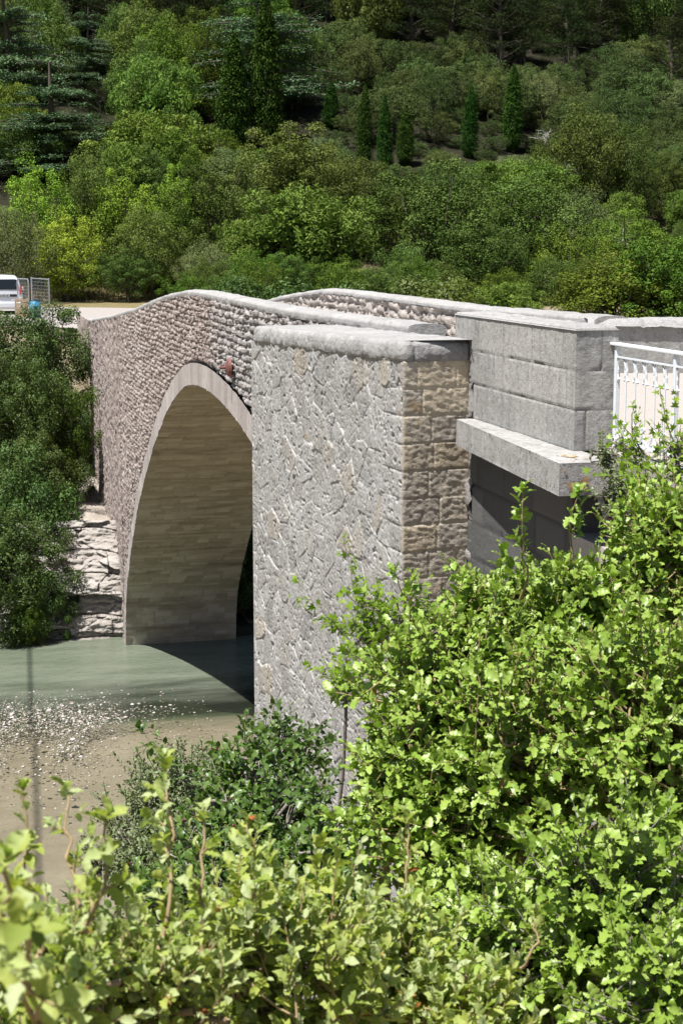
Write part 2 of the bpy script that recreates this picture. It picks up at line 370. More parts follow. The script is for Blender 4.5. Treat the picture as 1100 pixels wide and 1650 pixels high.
# water
def water_mat():
    m, t, out = new_mat('river_water')
    gl = N(t, 'ShaderNodeBsdfGlossy', Roughness=.10); gl.inputs['Color'].default_value = (1, 1, 1, 1)
    tr = N(t, 'ShaderNodeBsdfTransparent'); tr.inputs['Color'].default_value = (.92, .93, .86, 1)
    di = t.nodes.new('ShaderNodeBsdfDiffuse')
    g_ = t.nodes.new('ShaderNodeNewGeometry'); sx = t.nodes.new('ShaderNodeSeparateXYZ'); t.links.new(g_.outputs['Position'], sx.inputs[0])
    mp = t.nodes.new('ShaderNodeMapping'); mp.inputs['Scale'].default_value = (.35, 1.3, 1); t.links.new(g_.outputs['Position'], mp.inputs['Vector'])
    nb = noise(t, .8, 5, .65, vec=mp.outputs[0])
    t.links.new(ramp(t, [(.35,(.125,.15,.105)),(.65,(.18,.20,.15))], nb), di.inputs['Color'])
    mr = t.nodes.new('ShaderNodeMapRange'); mr.interpolation_type = 'SMOOTHSTEP'; mr.inputs[1].default_value = 41.5; mr.inputs[2].default_value = 46.5; mr.inputs[3].default_value = .10; mr.inputs[4].default_value = .88
    t.links.new(math_n(t, 'ADD', sx.outputs[1], math_n(t, 'MULTIPLY', math_n(t, 'SUBTRACT', nb, .5), 5)), mr.inputs[0])
    body = t.nodes.new('ShaderNodeMixShader'); t.links.new(mr.outputs[0], body.inputs[0]); t.links.new(tr.outputs[0], body.inputs[1]); t.links.new(di.outputs[0], body.inputs[2])
    fr = N(t, 'ShaderNodeFresnel', IOR=1.22)
    n = noise(t, 3.2, 4, .6, dist=.4); n2 = noise(t, 16, 2, .5)
    bp = N(t, 'ShaderNodeBump', Strength=.5, Distance=.07); t.links.new(math_n(t,'ADD',n,math_n(t,'MULTIPLY',n2,.18)), bp.inputs['Height'])
    t.links.new(bp.outputs[0], gl.inputs['Normal']); t.links.new(bp.outputs[0], fr.inputs['Normal'])
    ms = t.nodes.new('ShaderNodeMixShader'); t.links.new(fr.outputs[0], ms.inputs[0]); t.links.new(body.outputs[0], ms.inputs[1]); t.links.new(gl.outputs[0], ms.inputs[2])
    t.links.new(ms.outputs[0], out.inputs[0]); return m
M['water'] = water_mat()
wm = MB(); wm.add([(-260,17,0),(330,17,0),(330,54,0),(-260,54,0)], [(0,1,2,3)])
tag(wm.build('river', M['water']), kind='structure')

# pale pebbles in the shallows; their dense band stands in for sun glare
def pebbles():
    ico = np.array([(0,0,1),(.9,0,.3),(.28,.85,.3),(-.72,.53,.3),(-.72,-.53,.3),(.28,-.85,.3),(0,0,-.4)])
    fc = np.array([(0,1,2),(0,2,3),(0,3,4),(0,4,5),(0,5,1),(6,2,1),(6,3,2),(6,4,3),(6,5,4),(6,1,5)])
    Vs = []; Fs = []; A = []; n = 0; k = 0
    while k < 9000:
        x = RNG.uniform(-3, 6.5); y = RNG.uniform(31, 45)
        py = 45 - 0.5 * abs(x) * 0
        dens = math.exp(-((y - 41.2) / 2.0) ** 2) * (1.0 if x < 2.6 else max(.06, 1 - (x - 2.2) * .45)) + .05 * math.exp(-((y - 39) / 4) ** 2)
        dens *= .35 + 1.3 * float(sstep(.42, .62, vn(np.array(x * .8), np.array(y * .5), 77) ))
        if RNG.random() > dens: continue
        s = .015 + .035 * RNG.random() ** 2.2 + (.05 if RNG.random() < .02 else 0)
        a = RNG.uniform(0, 6.28); e = RNG.uniform(.6, 1.2, 3) * s * np.array([1.3, 1, .6])
        P = ico * e; P = np.stack([P[:,0]*cos(a)-P[:,1]*sin(a), P[:,0]*sin(a)+P[:,1]*cos(a), P[:,2]], 1)
        z = RNG.uniform(-.04, .006); P = P + (x, y, z)
        Vs.append(P); Fs.append(fc + n); A.append(np.full(7, RNG.random())); n += 7; k += 1
    m, t, out = new_mat('pebble_and_glare'); b = N(t, 'ShaderNodeBsdfPrincipled', Roughness=.6)
    t.links.new(ramp(t, [(0,(.30,.25,.20)),(.6,(.42,.37,.32)),(1,(.70,.67,.64))], attr(t,'rnd')), b.inputs['Base Color']); t.links.new(b.outputs[0], out.inputs[0])
    o = np_link('pebbles', np.concatenate(Vs), np.concatenate(Fs), m, attrs={'rnd': np.concatenate(A)})
    tag(o, 'pale wet pebbles scattered in the shallow river, their dense band standing in for sun glare', 'pebbles', kind='stuff')
pebbles()

# ---------------------------------------------------------------- masonry patterns: (u, v in metres) -> displacement, rnd, mortar
def pat_rubble(u, v, cu=.19, cv=.115, seed=1, amp=.030):
    uu = u + .06 * fbm(u * 3, v * 3, seed); vv = v + .10 * fbm(u * .5, v * .6, seed + 3) + .05 * fbm(u * 2.5, v * 2, seed + 8)
    f1, f2, r = voro(uu / cu, vv / cv, seed, .80); ev = (f2 - f1)
    fr = np.abs(vv / cv - np.round(vv / cv))            # distance to the bed joints
    body = sstep(0.0, .38, ev) * (.35 + .65 * sstep(.0, .25, fr))
    d = amp * (body - .55) + (r - .5) * .045 + .035 * fbm(u * 9, v * 9, seed + 6, 3)
    k = sstep(.55, .9, vn(u * 3.1, v * 4.3, seed + 12)) * (1 - sstep(.1, .3, ev)); d = d - .05 * k
    return d, np.clip(r * .75 + .5 * (fbm(u * .5, v * .5, seed + 7) + .25), 0, 1), (1 - sstep(.0, .10, ev)) * .3
def courses(u, v, h, L, seed, wob=.0, jo=.012, vary=.5):
    vv = v / h + wob * fbm(u * .9, v * .9, seed) ; row = np.floor(vv); fv = (vv - row) * h
    Lr = L * (1 - vary / 2 + vary * _h(row, row * 0 + 1, seed)); off = _h(row, row * 0 + 2, seed) * L * 3
    uu = (u + off) / Lr + .22 * (_h(row, np.floor((u + off) / Lr), seed + 4) - .5) * 0; cell = np.floor(uu); fu = (uu - cell) * Lr
    e = np.minimum(np.minimum(fv, h - fv), np.minimum(fu, Lr - fu))
    return e, _h(row, cell, seed + 7), sstep(jo, jo * .3, e) if False else 1 - sstep(jo * .4, jo, e)
def pat_pier(u, v):
    """u = distance from the near corner, v = height below the top"""
    uu = u + .035 * fbm(u * 3.3, v * 3.3, 41); vv = v + .035 * fbm(u * 3.1 + 7, v * 3.1, 42)
    f1, f2, r, tl = voro3(uu / .38, vv / .31, 43, .94); e = (f2 - f1) * .34
    e2, r2, m2 = courses(u + .4 + .03 * fbm(v * 4, u * 4, 3), v, .27, .8, 44, wob=.10, jo=.022, vary=.1)
    Lq = .38 + .22 * (np.floor(v / .27) % 2)
    q = u < Lq
    eq = np.minimum(np.abs(Lq - u), np.minimum(np.mod(v + .03*fbm(u*2,v*2,2), .27), .27 - np.mod(v + .03*fbm(u*2,v*2,2), .27)))
    e = np.where(q, eq, np.minimum(e, np.where(u > Lq, np.abs(u - Lq) + .004, 9)))
    r = np.where(q, _h(np.floor(v / .27), np.zeros_like(v), 47) * .6 + .1, r)
    mort = 1 - sstep(.008, .020, e + .010 * fbm(u * 9, v * 9, 5))
    mort = mort * sstep(-.45, -.30, fbm(u * 1.4, v * 1.4, 61) )
    pit = fbm(u * 16, v * 16, 48, 4); pit2 = fbm(u * 6, v * 6, 50, 4)
    gap = (1 - sstep(.004, .016, e)) * (1 - mort)
    pit3 = fbm(u * 34, v * 34, 52, 3)
    sm = 1 - .8*mort
    d = (r - .5) * .010 + sm*(.024 * tl * (~q) + .012 * pit2 + .010 * pit - .022 * sstep(.15, .26, pit) - .010 * sstep(.12, .3, pit3)) + .004 * sstep(0, .05, e) - .012 * gap * (r > .5) + .003 * mort
    return d - .012 * (1 - sstep(.0, .010, np.abs(e - .004))), r, mort * .7
def pat_end(u, v):
    e, r, mo = courses(u, v + .012 * fbm(u * 3, v * 3, 71), .27, .42, 72, wob=.03, jo=.014, vary=.5)
    d = .010 * sstep(0, .014, e) + (r - .5) * .006 + .013 * fbm(u * 16 + 8 * v, v * 34 - u*8, 73, 3) + .005 * fbm(u * 5, v * 5, 74, 3) - .004 * sstep(.12, .22, fbm(u * 30, v * 30, 78, 3))
    return d, r, mo * .8
def pat_ashlar(u, v, h=.3335, L=.95, seed=81):
    e, r, mo = courses(u, v, h, L, seed, wob=0, jo=.009, vary=.6)
    gapm = mo * sstep(-.15, .1, fbm(u * 2, v * 2, seed + 3))
    d = -.014 * gapm + .006 * fbm(u * 10, v * 10, seed + 2) + .004 * fbm(u * 40, v * 40, seed + 9, 2)
    d = d - .02 * (1 - sstep(0, .012, e)) * sstep(.1, .25, fbm(u * 6, v * 6, seed + 5))
    return d, r, mo * .8
def pat_plain(u, v, seed=91, amp=.03, L=.55):
    cell = np.floor(u / L + .1 * fbm(u, v, seed)); fu = np.abs(u / L - np.round(u / L)) * L
    d = amp * fbm(u * 3.5, v * 3.5, seed, 5) + amp * .6 * fbm(u * 12, v * 12, seed + 2, 3) - .022 * (1 - sstep(0, .018, fu))
    return d, np.clip(.5 + .9 * fbm(u * 2, v * 2, seed + 1) + .3 * (_h(cell, cell * 0, seed) - .5), 0, 1), (1 - sstep(0, .014, fu)) * .8
class Patch:
    def __init__(s): s.V = []; s.Q = []; s.R = []; s.Mo = []; s.n = 0
    def grid(s, P, nrm, u, v, pat, fade=None, flip=False):
        d, r, mo = pat(u, v)
        if fade is not None: d = d * fade
        P = P + nrm * d[..., None]
        nu, nv = d.shape
        q = grid_faces(nu, nv, s.n)
        if flip: q = q[:, ::-1]
        s.V.append(P.reshape(-1, 3)); s.Q.append(q); s.R.append(r.ravel()); s.Mo.append(mo.ravel()); s.n += nu * nv
        return s
    def quad(s, o, eu, ev, lu, lv, step, pat, u0=0, v0=0, fade=0, nrm=None):
        """flat patch from o along eu (lu metres) and ev (lv metres)"""
        eu = np.array(eu, float); ev = np.array(ev, float); o = np.array(o, float)
        nu = max(2, int(lu / step) + 1); nv = max(2, int(lv / step) + 1)
        u, v = np.meshgrid(np.linspace(0, lu, nu), np.linspace(0, lv, nv), indexing='ij')
        n = np.cross(eu, ev) if nrm is None else np.array(nrm, float)
        fd = None
        if fade: fd = sstep(0, fade, np.minimum(np.minimum(u, lu - u), np.minimum(v, lv - v)))
        P = o + u[..., None] * eu + v[..., None] * ev
        return s.grid(P, n[None, None, :], u + u0, v + v0, pat, fd)
    def build(s, name, mat, parent=None):
        return np_link(name, np.concatenate(s.V), np.concatenate(s.Q), mat, parent, {'rnd': np.concatenate(s.R), 'mort': np.concatenate(s.Mo)})
def Z(z): return z + H

# ---------------------------------------------------------------- the stone bridge
BX0, BX1 = 4.93, 8.36
TOPP = [(12,-.93),(17.4,-.86),(24,-.93),(33.0,-.90),(35,-.93),(38,-1.10),(40,-1.24),(45.5,-1.70),(52,-2.15),(60,-2.62),(67,-2.9)]
def ptop(y): return interp(y, TOPP) + H
def dtop(y): return interp(y, [(-4,-1.66),(12,-1.64),(24,-1.60),(33,-1.60),(40,-2.0),(46,-2.5),(60,-3.2),(67,-3.29)]) + H
ARC = np.array([(15.7,-12.4),(15.75,-10.5),(16.3,-8.7),(18.2,-6.75),(21,-5.15),(23.6,-4.2),(26,-3.5),(28.8,-3.03),(31.2,-2.84),(33.3,-2.84),(35.5,-3.08),(38.0,-3.78),(39.8,-4.5),(41.3,-5.18),(43.8,-6.50),(46.2,-8.1),(48.2,-9.85),(49.1,-11.0),(49.4,-12.4)])
def smooth_curve(P, n=260):
    # Catmull-Rom through the points, resampled by length
    Q = []
    for i in range(len(P) - 1):
        p0 = P[max(i-1,0)]; p1 = P[i]; p2 = P[i+1]; p3 = P[min(i+2,len(P)-1)]
        for t in np.linspace(0, 1, 12, endpoint=False):
            Q.append(.5*((2*p1)+(-p0+p2)*t+(2*p0-5*p1+4*p2-p3)*t*t+(-p0+3*p1-3*p2+p3)*t**3))
    Q.append(P[-1]); Q = np.array(Q)
    for _ in range(14): Q[1:-1] = .25*Q[:-2]+.5*Q[1:-1]+.25*Q[2:]
    s = np.concatenate([[0], np.cumsum(np.linalg.norm(np.diff(Q,axis=0),axis=1))])
    ss = np.linspace(0, s[-1], n); return np.stack([np.interp(ss,s,Q[:,0]),np.interp(ss,s,Q[:,1])],1), ss
CV, CS = smooth_curve(ARC)
tan = np.gradient(CV, axis=0); tan /= np.linalg.norm(tan, axis=1)[:, None]
NRM = np.stack([-tan[:,1], tan[:,0]], 1)          # outward (up at the crown)
RING = .46
EXT = CV + NRM * RING
bridge = empty('stone_bridge', (6.6, 33, 0), 'old humpbacked stone bridge with one tall arch over the river', 'bridge')
# spandrel on the upstream side
def ext_low(Y):
    o = np.argsort(EXT[:,0]); z = np.interp(Y, EXT[o,0], EXT[o,1])
    return np.where((Y > EXT[:,0].min()) & (Y < EXT[:,0].max()), z, -13.2)
def spandrel(X, sgn, name, step, ys=15.0):
    Yr = np.concatenate([np.arange(ys, 49.0, step), np.arange(49.0, 50.05, step*.3), np.arange(50.05, 61.0, step)])
    lo = ext_low(Yr) + H - .02; hi = ptop(Yr) - .10
    nv = int(120 * .075 / step); tt = np.linspace(0, 1, nv)
    Y = np.repeat(Yr[:,None], nv, 1); Zz = lo[:,None] + (hi-lo)[:,None] * tt[None]
    if step < .1: # denser rows
        pass
    P = np.stack([np.full(Y.shape, X), Y, Zz], -1)
    d, r, mo = pat_rubble(Y, Zz)
    # near part: coarser nodular stones
    d2, r2, mo2 = pat_rubble(Y, Zz, .165, .13, 9, .048); k = sstep(33.5, 31.0, Y) if False else 1 - sstep(31, 34, Y)
    d = d * (1-k) + d2 * k; r = r * (1-k) + r2 * k
    hole = ((np.abs(Y - 59.0) < .30) & (np.abs(Zz - Z(-3.75)) < .28)) | ((np.abs(Y - 57.6) < .22) & (np.abs(Zz - Z(-3.65)) < .42))
    d = np.where(hole, -.55, d)
    d = d - .06 * (1 - sstep(0, .06, tt))[None]
    p = Patch(); p.grid(P, np.array([sgn,0,0.])[None,None], Y, Zz, lambda u, v: (d, r, mo), flip=(sgn > 0))
    return p
sp_ = spandrel(BX0, -1, 'spandrel_wall', .045)
# end face of the spandrel at the far abutment
sp_.quad((BX0, 61.0, Z(-13)), (1,0,0), (0,0,1), 1.6, 10.3, .12, pat_rubble, nrm=(0,1,0))
sp_.build('spandrel_wall', M['spandrel'], bridge)
spandrel(BX1, 1, 'spandrel_wall', .2, 19.3).build('spandrel_wall', M['spandrel'], bridge)
# voussoir ring
rp = Patch()
for X, sg in ((BX0 - .035, -1), (BX1 + .035, 1)):
    ss = np.linspace(0, CS[-1], 900); cy = np.interp(ss, CS, CV[:,0]); cz = np.interp(ss, CS, CV[:,1]); ny = np.interp(ss, CS, NRM[:,0]); nz = np.interp(ss, CS, NRM[:,1])
    rr = np.linspace(-.005, RING, 14)
    U, R_ = np.meshgrid(ss, rr, indexing='ij')
    P = np.stack([np.full(U.shape, X), cy[:,None] + ny[:,None]*rr, cz[:,None] + nz[:,None]*rr + H], -1)
    def pat(u, v):
        fu = np.abs(u/.34 - np.round(u/.34)) * .34; cell = np.floor(u/.34 + .5)
        j = 1 - sstep(.004, .016, fu)
        return (-.02*j + .012*fbm(u*5, v*5, 5, 4) + (_h(cell, cell*0, 3)-.5)*.022), np.clip(_h(cell, cell*0, 8)*.8+.1+.5*fbm(u*2,v*2,4),0,1), j*.7
    rp.grid(P, np.array([sg,0,0.])[None,None], U, R_, pat, flip=(sg < 0))
rp.build('arch_ring', M['ring'], bridge)
# soffit
ss = np.linspace(0, CS[-1], 620); cy = np.interp(ss, CS, CV[:,0]); cz = np.interp(ss, CS, CV[:,1]); ny = np.interp(ss, CS, NRM[:,0]); nz = np.interp(ss, CS, NRM[:,1])
xx = np.linspace(BX0 - .03, BX1 + .03, 60); S_, X_ = np.meshgrid(ss, xx, indexing='ij')
P = np.stack([X_, np.repeat(cy[:,None],60,1), np.repeat(cz[:,None],60,1)+H], -1)
nn = np.stack([np.zeros_like(S_), np.repeat(-ny[:,None],60,1), np.repeat(-nz[:,None],60,1)], -1)
def pat_soff(u, v):
    e, r, mo = courses(v, u, .19, .45, 33, wob=.15, jo=.016)
    return .012*sstep(0,.03,e) + (r-.5)*.03 + .02*fbm(u*5,v*5,34), r, mo*.8
so_ = Patch(); so_.grid(P, nn, S_, X_, pat_soff, flip=True); so_.build('arch_soffit', M['soffit'], bridge)
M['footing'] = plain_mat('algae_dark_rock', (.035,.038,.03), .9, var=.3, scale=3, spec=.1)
# dark rock footings under the arch
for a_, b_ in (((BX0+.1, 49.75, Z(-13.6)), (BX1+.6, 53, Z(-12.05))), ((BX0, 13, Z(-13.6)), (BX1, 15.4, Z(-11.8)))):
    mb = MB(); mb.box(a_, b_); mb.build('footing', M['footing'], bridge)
# abutment core and deck
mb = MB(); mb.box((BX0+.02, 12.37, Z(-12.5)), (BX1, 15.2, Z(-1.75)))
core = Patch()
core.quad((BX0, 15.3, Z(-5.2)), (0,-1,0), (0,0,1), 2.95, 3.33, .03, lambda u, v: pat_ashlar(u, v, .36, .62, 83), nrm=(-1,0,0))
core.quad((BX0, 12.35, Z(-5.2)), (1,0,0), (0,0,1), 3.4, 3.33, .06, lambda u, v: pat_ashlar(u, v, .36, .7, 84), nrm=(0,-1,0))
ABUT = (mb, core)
yy = np.arange(12.3, 67.3, .5); xs = np.linspace(BX0 + .2, BX1 - .2, 8); A, B = np.meshgrid(yy, xs, indexing='ij')
np_link('deck', np.stack([B, A, dtop(A) + .015 * fbm(A*2, B*2, 6)], -1), grid_faces(*A.shape)[:, ::-1], M['deck'], bridge)
dk = MB()
for a, b in zip(yy[:-1], yy[1:]): pass
# parapets: cross-section swept along the bridge
def parapet(X0, X1, y0, y1, name, matf, coping=True, seed=1, inner_only=False, step=.07):
    Y = np.arange(y0, y1 + step, step); t = ptop(Y); dk_ = dtop(Y) - .3
    sgn = 1 if X1 > X0 else -1            # X0 outer, X1 inner
    # rubble inner face
    nv = 22; vv = np.linspace(0, 1, nv); Yg = np.repeat(Y[:,None], nv, 1); Zg = dk_[:,None] + (t - .10 - dk_)[:,None] * vv
    p = Patch(); P = np.stack([np.full(Yg.shape, X1), Yg, Zg], -1)
    p.grid(P, np.array([sgn,0,0.])[None,None], Yg, Zg, lambda u, v: pat_rubble(u, v, .26, .17, seed+3, .07), flip=(sgn > 0))
    o1 = p.build(name, matf, bridge)
    # cap
    w = abs(X1 - X0); prof = [(.0,-.12),(-.008,-.08),(-.005,-.03),(.02,-.004),(.08,.010),(w*.35,.015),(w*.65,.015),(w-.08,.010),(w-.02,-.004),(w+.012,-.03),(w+.02,-.08),(w,-.13)]
    pr = []
    for a, b in zip(prof[:-1], prof[1:]):
        for k in range(3): pr.append((a[0]+(b[0]-a[0])*k/3, a[1]+(b[1]-a[1])*k/3))
    pr.append(prof[-1]); pr = np.array(pr)
    Yg = np.repeat(Y[:,None], len(pr), 1); Xg = X0 + sgn * pr[None,:,0] + 0*Yg; Zg = t[:,None] + pr[None,:,1]
    nx = np.gradient(pr[:,1]); nz_ = np.gradient(pr[:,0]); l = np.hypot(nx, nz_); nrm = np.stack([-sgn*nx/l, 0*nx, nz_/l], 1)
    V_ = np.cumsum(np.hypot(np.gradient(pr[:,0]), np.gradient(pr[:,1])))[None,:] + 0*Yg
    c = Patch(); c.grid(np.stack([Xg, Yg, Zg], -1), nrm[None], Yg, V_, lambda u, v: pat_plain(u, v, seed+9, .04, .7), sstep(0, .15, Yg - y0) + 0*Zg, flip=(sgn > 0))
    # closed near end
    e0 = np.stack([Xg[0], Yg[0], Zg[0]], -1); cen = e0.copy(); cen[:,2] = t[0] - .135
    E = np.stack([e0, cen], 1); uu = Xg[0][:,None] + np.zeros((1,2)); c.grid(E, np.array([0,-1,0.])[None,None], uu, uu*0, lambda u, v: (u*0, .3+.5*vn(u*20, u*3, 4), u*0))
    c.build('coping', M['coping'], o1)
    # near end wall
    e = Patch(); e.quad((min(X0,X1), y0, t[0]-1.2), (1,0,0), (0,0,1), w, 1.08, .05, lambda u, v: pat_rubble(u, v, .25, .2, seed+5, .04), nrm=(0,-1,0)); e.build('end_stone', M['coping'], o1)
    return o1
parapet(BX0, 5.36, 17.35, 66.8, 'parapet', M['rightwall'], seed=101)
parapet(BX1, 7.93, 19.2, 66.8, 'parapet', M['rightwall'], seed=131)
# outer stretch of the left parapet beyond the spandrel end
e = Patch(); e.quad((BX0 - .01, 61.0, Z(-4.6)), (0,1,0), (0,0,1), 5.8, 1.9, .1, pat_rubble, nrm=(-1,0,0)); e.build('parapet_outer_face', M['spandrel'], bridge)
# splayed right-hand parapet near the approach, squared blocks
a = np.array([7.93, 19.22]); dvec = np.array([.972, -.236]); nvec = np.array([-.236, -.972])
sw = Patch()
sw.quad((a[0], a[1], Z(-2.0)), (dvec[0], dvec[1], 0), (0,0,1), 5.0, 1.02, .03, lambda u, v: pat_ashlar(u, v, .335, .8, 88), nrm=(nvec[0], nvec[1], 0))
splay = sw.build('parapet', M['ashlar'], bridge)
u, v = np.meshgrid(np.linspace(-.1, 5.0, 140), np.linspace(-.05, .5, 16), indexing='ij')
P = np.stack([a[0] + u*dvec[0] - v*nvec[0], a[1] + u*dvec[1] - v*nvec[1], np.full(u.shape, Z(-.90)) - .10*(1 - sstep(-.05, .04, v)) - .10*sstep(.43,.5,v)], -1)
sw = Patch(); sw.grid(P, np.array([0,0,1.])[None,None], u, v, lambda u, v: pat_plain(u, v, 95, .04, .6)); sw.build('coping', M['coping'], splay)

# ashlar end block of the left parapet, with corbelled ledge below
blk = Patch(); x0, x1, y0, y1, z0, z1 = BX0, 5.30, 12.35, 15.62, Z(-1.66), Z(-.66)
blk.quad((x0, y1, z0), (0,-1,0), (0,0,1), y1-y0, z1-z0, .016, pat_ashlar, fade=.01, nrm=(-1,0,0))
blk.quad((x0, y0, z0), (1,0,0), (0,0,1), x1-x0, z1-z0, .016, lambda u, v: pat_ashlar(u + 3.3, v, .3335, .9, 81), fade=.01, nrm=(0,-1,0))
blk.quad((x1, y0, z0), (0,1,0), (0,0,1), y1-y0, z1-z0, .05, pat_ashlar, nrm=(1,0,0))
blk.quad((x0, y1, z0), (1,0,0), (0,0,1), x1-x0, z1-z0, .03, pat_ashlar, nrm=(0,1,0))
ob = blk.build('parapet_block', M['ashlar'], bridge)
u, v = np.meshgrid(np.linspace(0, y1-y0+.02, 150), np.linspace(0, x1-x0+.02, 26), indexing='ij')
ed = np.minimum(np.minimum(u, y1-y0+.02-u), np.minimum(v, x1-x0+.02-v))
P = np.stack([x0-.01+v, y0-.01+u, np.full(u.shape, z1) + .018 - .03*(1-sstep(0,.035,ed))], -1)
tp = Patch(); tp.grid(P, np.array([0,0,1.])[None,None], u, v, lambda u, v: pat_plain(u, v, 97, .03, 1.1), sstep(0,.06,ed)); tp.build('weathered_top', M['coping'], ob)
M['abutment'] = stone_mat('shade_dark_ashlar', [(.085,.085,.085),(.11,.11,.105),(.14,.135,.13)], (.07,.07,.065), grain=60, bump=.6, dist=.01)  # wall below the ledge, its shade put into the dark stone colour
M['ledge'] = stone_mat('ledge_stone', [(.29,.285,.275),(.35,.34,.325),(.41,.395,.375)], (.25,.24,.22), grain=70, bump=.8, dist=.010, mottle=.6, streak=.4, dark=(.12,.12,.11))
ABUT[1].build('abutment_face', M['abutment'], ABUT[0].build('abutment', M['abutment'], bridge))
lg = Patch(); lx0, lx1, ly0, ly1, lz0, lz1 = 4.55, 5.0, 11.66, 14.15, Z(-1.92), Z(-1.662)
pl = lambda u, v: pat_plain(u, v, 99, .012, 1.25)
ly1 = 14.98; la = np.array([4.54, ly0]); lb = np.array([4.75, ly1]); LL = np.linalg.norm(lb - la); le = (lb - la)/LL
lg.quad((lb[0], lb[1], lz0), (-le[0], -le[1], 0), (0,0,1), LL, lz1-lz0, .02, pl, fade=.012, nrm=(-1,0,0))
lg.quad((la[0], ly0, lz0), (1,0,0), (0,0,1), lx1-la[0], lz1-lz0, .02, pl, fade=.012, nrm=(0,-1,0))
for zz, sg in ((lz1, 1), (lz0, -1)):
    u, v = np.meshgrid(np.linspace(0, 1, 130), np.linspace(0, 1, 20), indexing='ij'); xo = la[0] + (lb[0]-la[0])*u
    P = np.stack([xo + (lx1 - xo)*v, ly0 + (ly1-ly0)*u, np.full(u.shape, zz)], -1)
    lg.grid(P, np.array([0,0,float(sg)])[None,None], u*LL, v*.45, pl, sstep(0,.02,u)*sstep(0,.05,v)*(.999)+.001, flip=(sg > 0))
lg.quad((lx1, ly0, lz0), (0,1,0), (0,0,1), .7, lz1-lz0, .05, pl, nrm=(1,0,0))
ol = lg.build('ledge', M['ledge'], bridge)
# orange lichen crust on the ledge corner: thin knobbly sheets
def lichen_patch(o, eu, ev, lu, lv, nrm, thr, seed):
    nu, nv = int(lu/.008), int(lv/.008); u, v = np.meshgrid(np.linspace(0,lu,nu), np.linspace(0,lv,nv), indexing='ij')
    e = np.minimum(np.minimum(u, lu-u)/lu, np.minimum(v, lv-v)/lv) * 2
    k = fbm(u*14, v*14, seed, 5) + .33*e
    P = np.array(o) + u[...,None]*np.array(eu) + v[...,None]*np.array(ev) + np.array(nrm)*(.007 + .006*fbm(u*40, v*40, seed, 2))[...,None]
    q = grid_faces(nu, nv); kk = k.ravel()[q].min(1) > thr
    return P.reshape(-1,3), q[kk]
m_, t_, o_ = new_mat('orange_lichen'); b_ = N(t_, 'ShaderNodeBsdfPrincipled', Roughness=.9)
t_.links.new(ramp(t_, [(.38,(.30,.20,.10)),(.5,(.42,.25,.08)),(.6,(.48,.42,.34))], noise(t_, 22, 5, .7)), b_.inputs['Base Color']); t_.links.new(b_.outputs[0], o_.inputs[0])
Vl = []; Ql = []; n_ = 0
for a_ in (((4.545,11.665,Z(-1.664)),(1,0,0),(.067,1,0),.42,.62,(0,0,1),.30,5), ((4.545,11.655,Z(-1.92)),(1,0,0),(0,0,1),.30,.22,(0,-1,0),.24,8), ((4.54,11.67,Z(-1.92)),(.067,1,0),(0,0,1),.34,.22,(-1,0,0),.33,9)):
    V_, Q_ = lichen_patch(*a_); Vl.append(V_); Ql.append(Q_ + n_); n_ += len(V_)
np_link('lichen_crust', np.concatenate(Vl), np.concatenate(Ql), m_, ol)
# girder seat, sunlit stone beside the abutment
sb = Patch(); pf = lambda u, v: pat_ashlar(u, v, .4, .8, 55)
sb.quad((4.93, 11.45, Z(-6)), (1,0,0), (0,0,1), 3.4, 3.65, .06, pf, nrm=(0,-1,0)); sb.quad((4.93, 12.36, Z(-6)), (0,-1,0), (0,0,1), .91, 3.65, .06, pf, nrm=(-1,0,0))
sb.quad((4.93, 11.45, Z(-2.35)), (1,0,0), (0,1,0), 3.4, .9, .06, pf, nrm=(0,0,1)); sb.build('girder_seat', M['ring'], bridge)

# cutwater pier
PA = np.array([4.21, 15.0]); PB = np.array([3.79, 20.85]); PC = np.array([4.93, 15.16]); PD = np.array([4.93, 20.85])
def pz(y): return interp(y, [(15,-.90),(20.85,-1.02)]) + H
LA = np.linalg.norm(PB - PA); eAB = (PB - PA) / LA; nAB = np.array([-eAB[1], eAB[0]])
u, v = np.meshgrid(np.linspace(0, LA, 330), np.linspace(0.0, 11.5, 640), indexing='ij')
u, v = np.meshgrid(np.linspace(0, LA, 480), np.concatenate([np.linspace(0, 6.2, 560), np.linspace(6.25, 11.7, 120)]), indexing='ij')
zt = pz(PA[1] + u * eAB[1]) - .19
P = np.stack([PA[0] + u*eAB[0], PA[1] + u*eAB[1], zt - v], -1)
pr_ = Patch(); fd = sstep(0, .02, u) * sstep(0, .04, LA - u) * .999 + .001
pr_.grid(P, np.array([nAB[0], nAB[1], 0])[None,None], u, v, pat_pier, fd, flip=True)
pr_.quad((PB[0], PB[1], Z(-12.9)), (1,0,0), (0,0,1), .95, 11.6, .1, pat_end, nrm=(0,1,0))
pier = pr_.build('pier', M['pier'], bridge)
pe = Patch(); LC = np.linalg.norm(PA - PC); eC = (PA - PC) / LC
u, v = np.meshgrid(np.linspace(0, LC, 52), np.linspace(0, 11.7, 900), indexing='ij')
P = np.stack([PA[0] - u*eC[0], PA[1] - u*eC[1], pz(15.) - .19 - v + 0*u], -1)
pe.grid(P, np.array([0,-1,0.])[None,None], u, v, pat_end, sstep(0, .02, u)*.999+.001)
pe.build('quoined_end', M['pier_end'], pier)
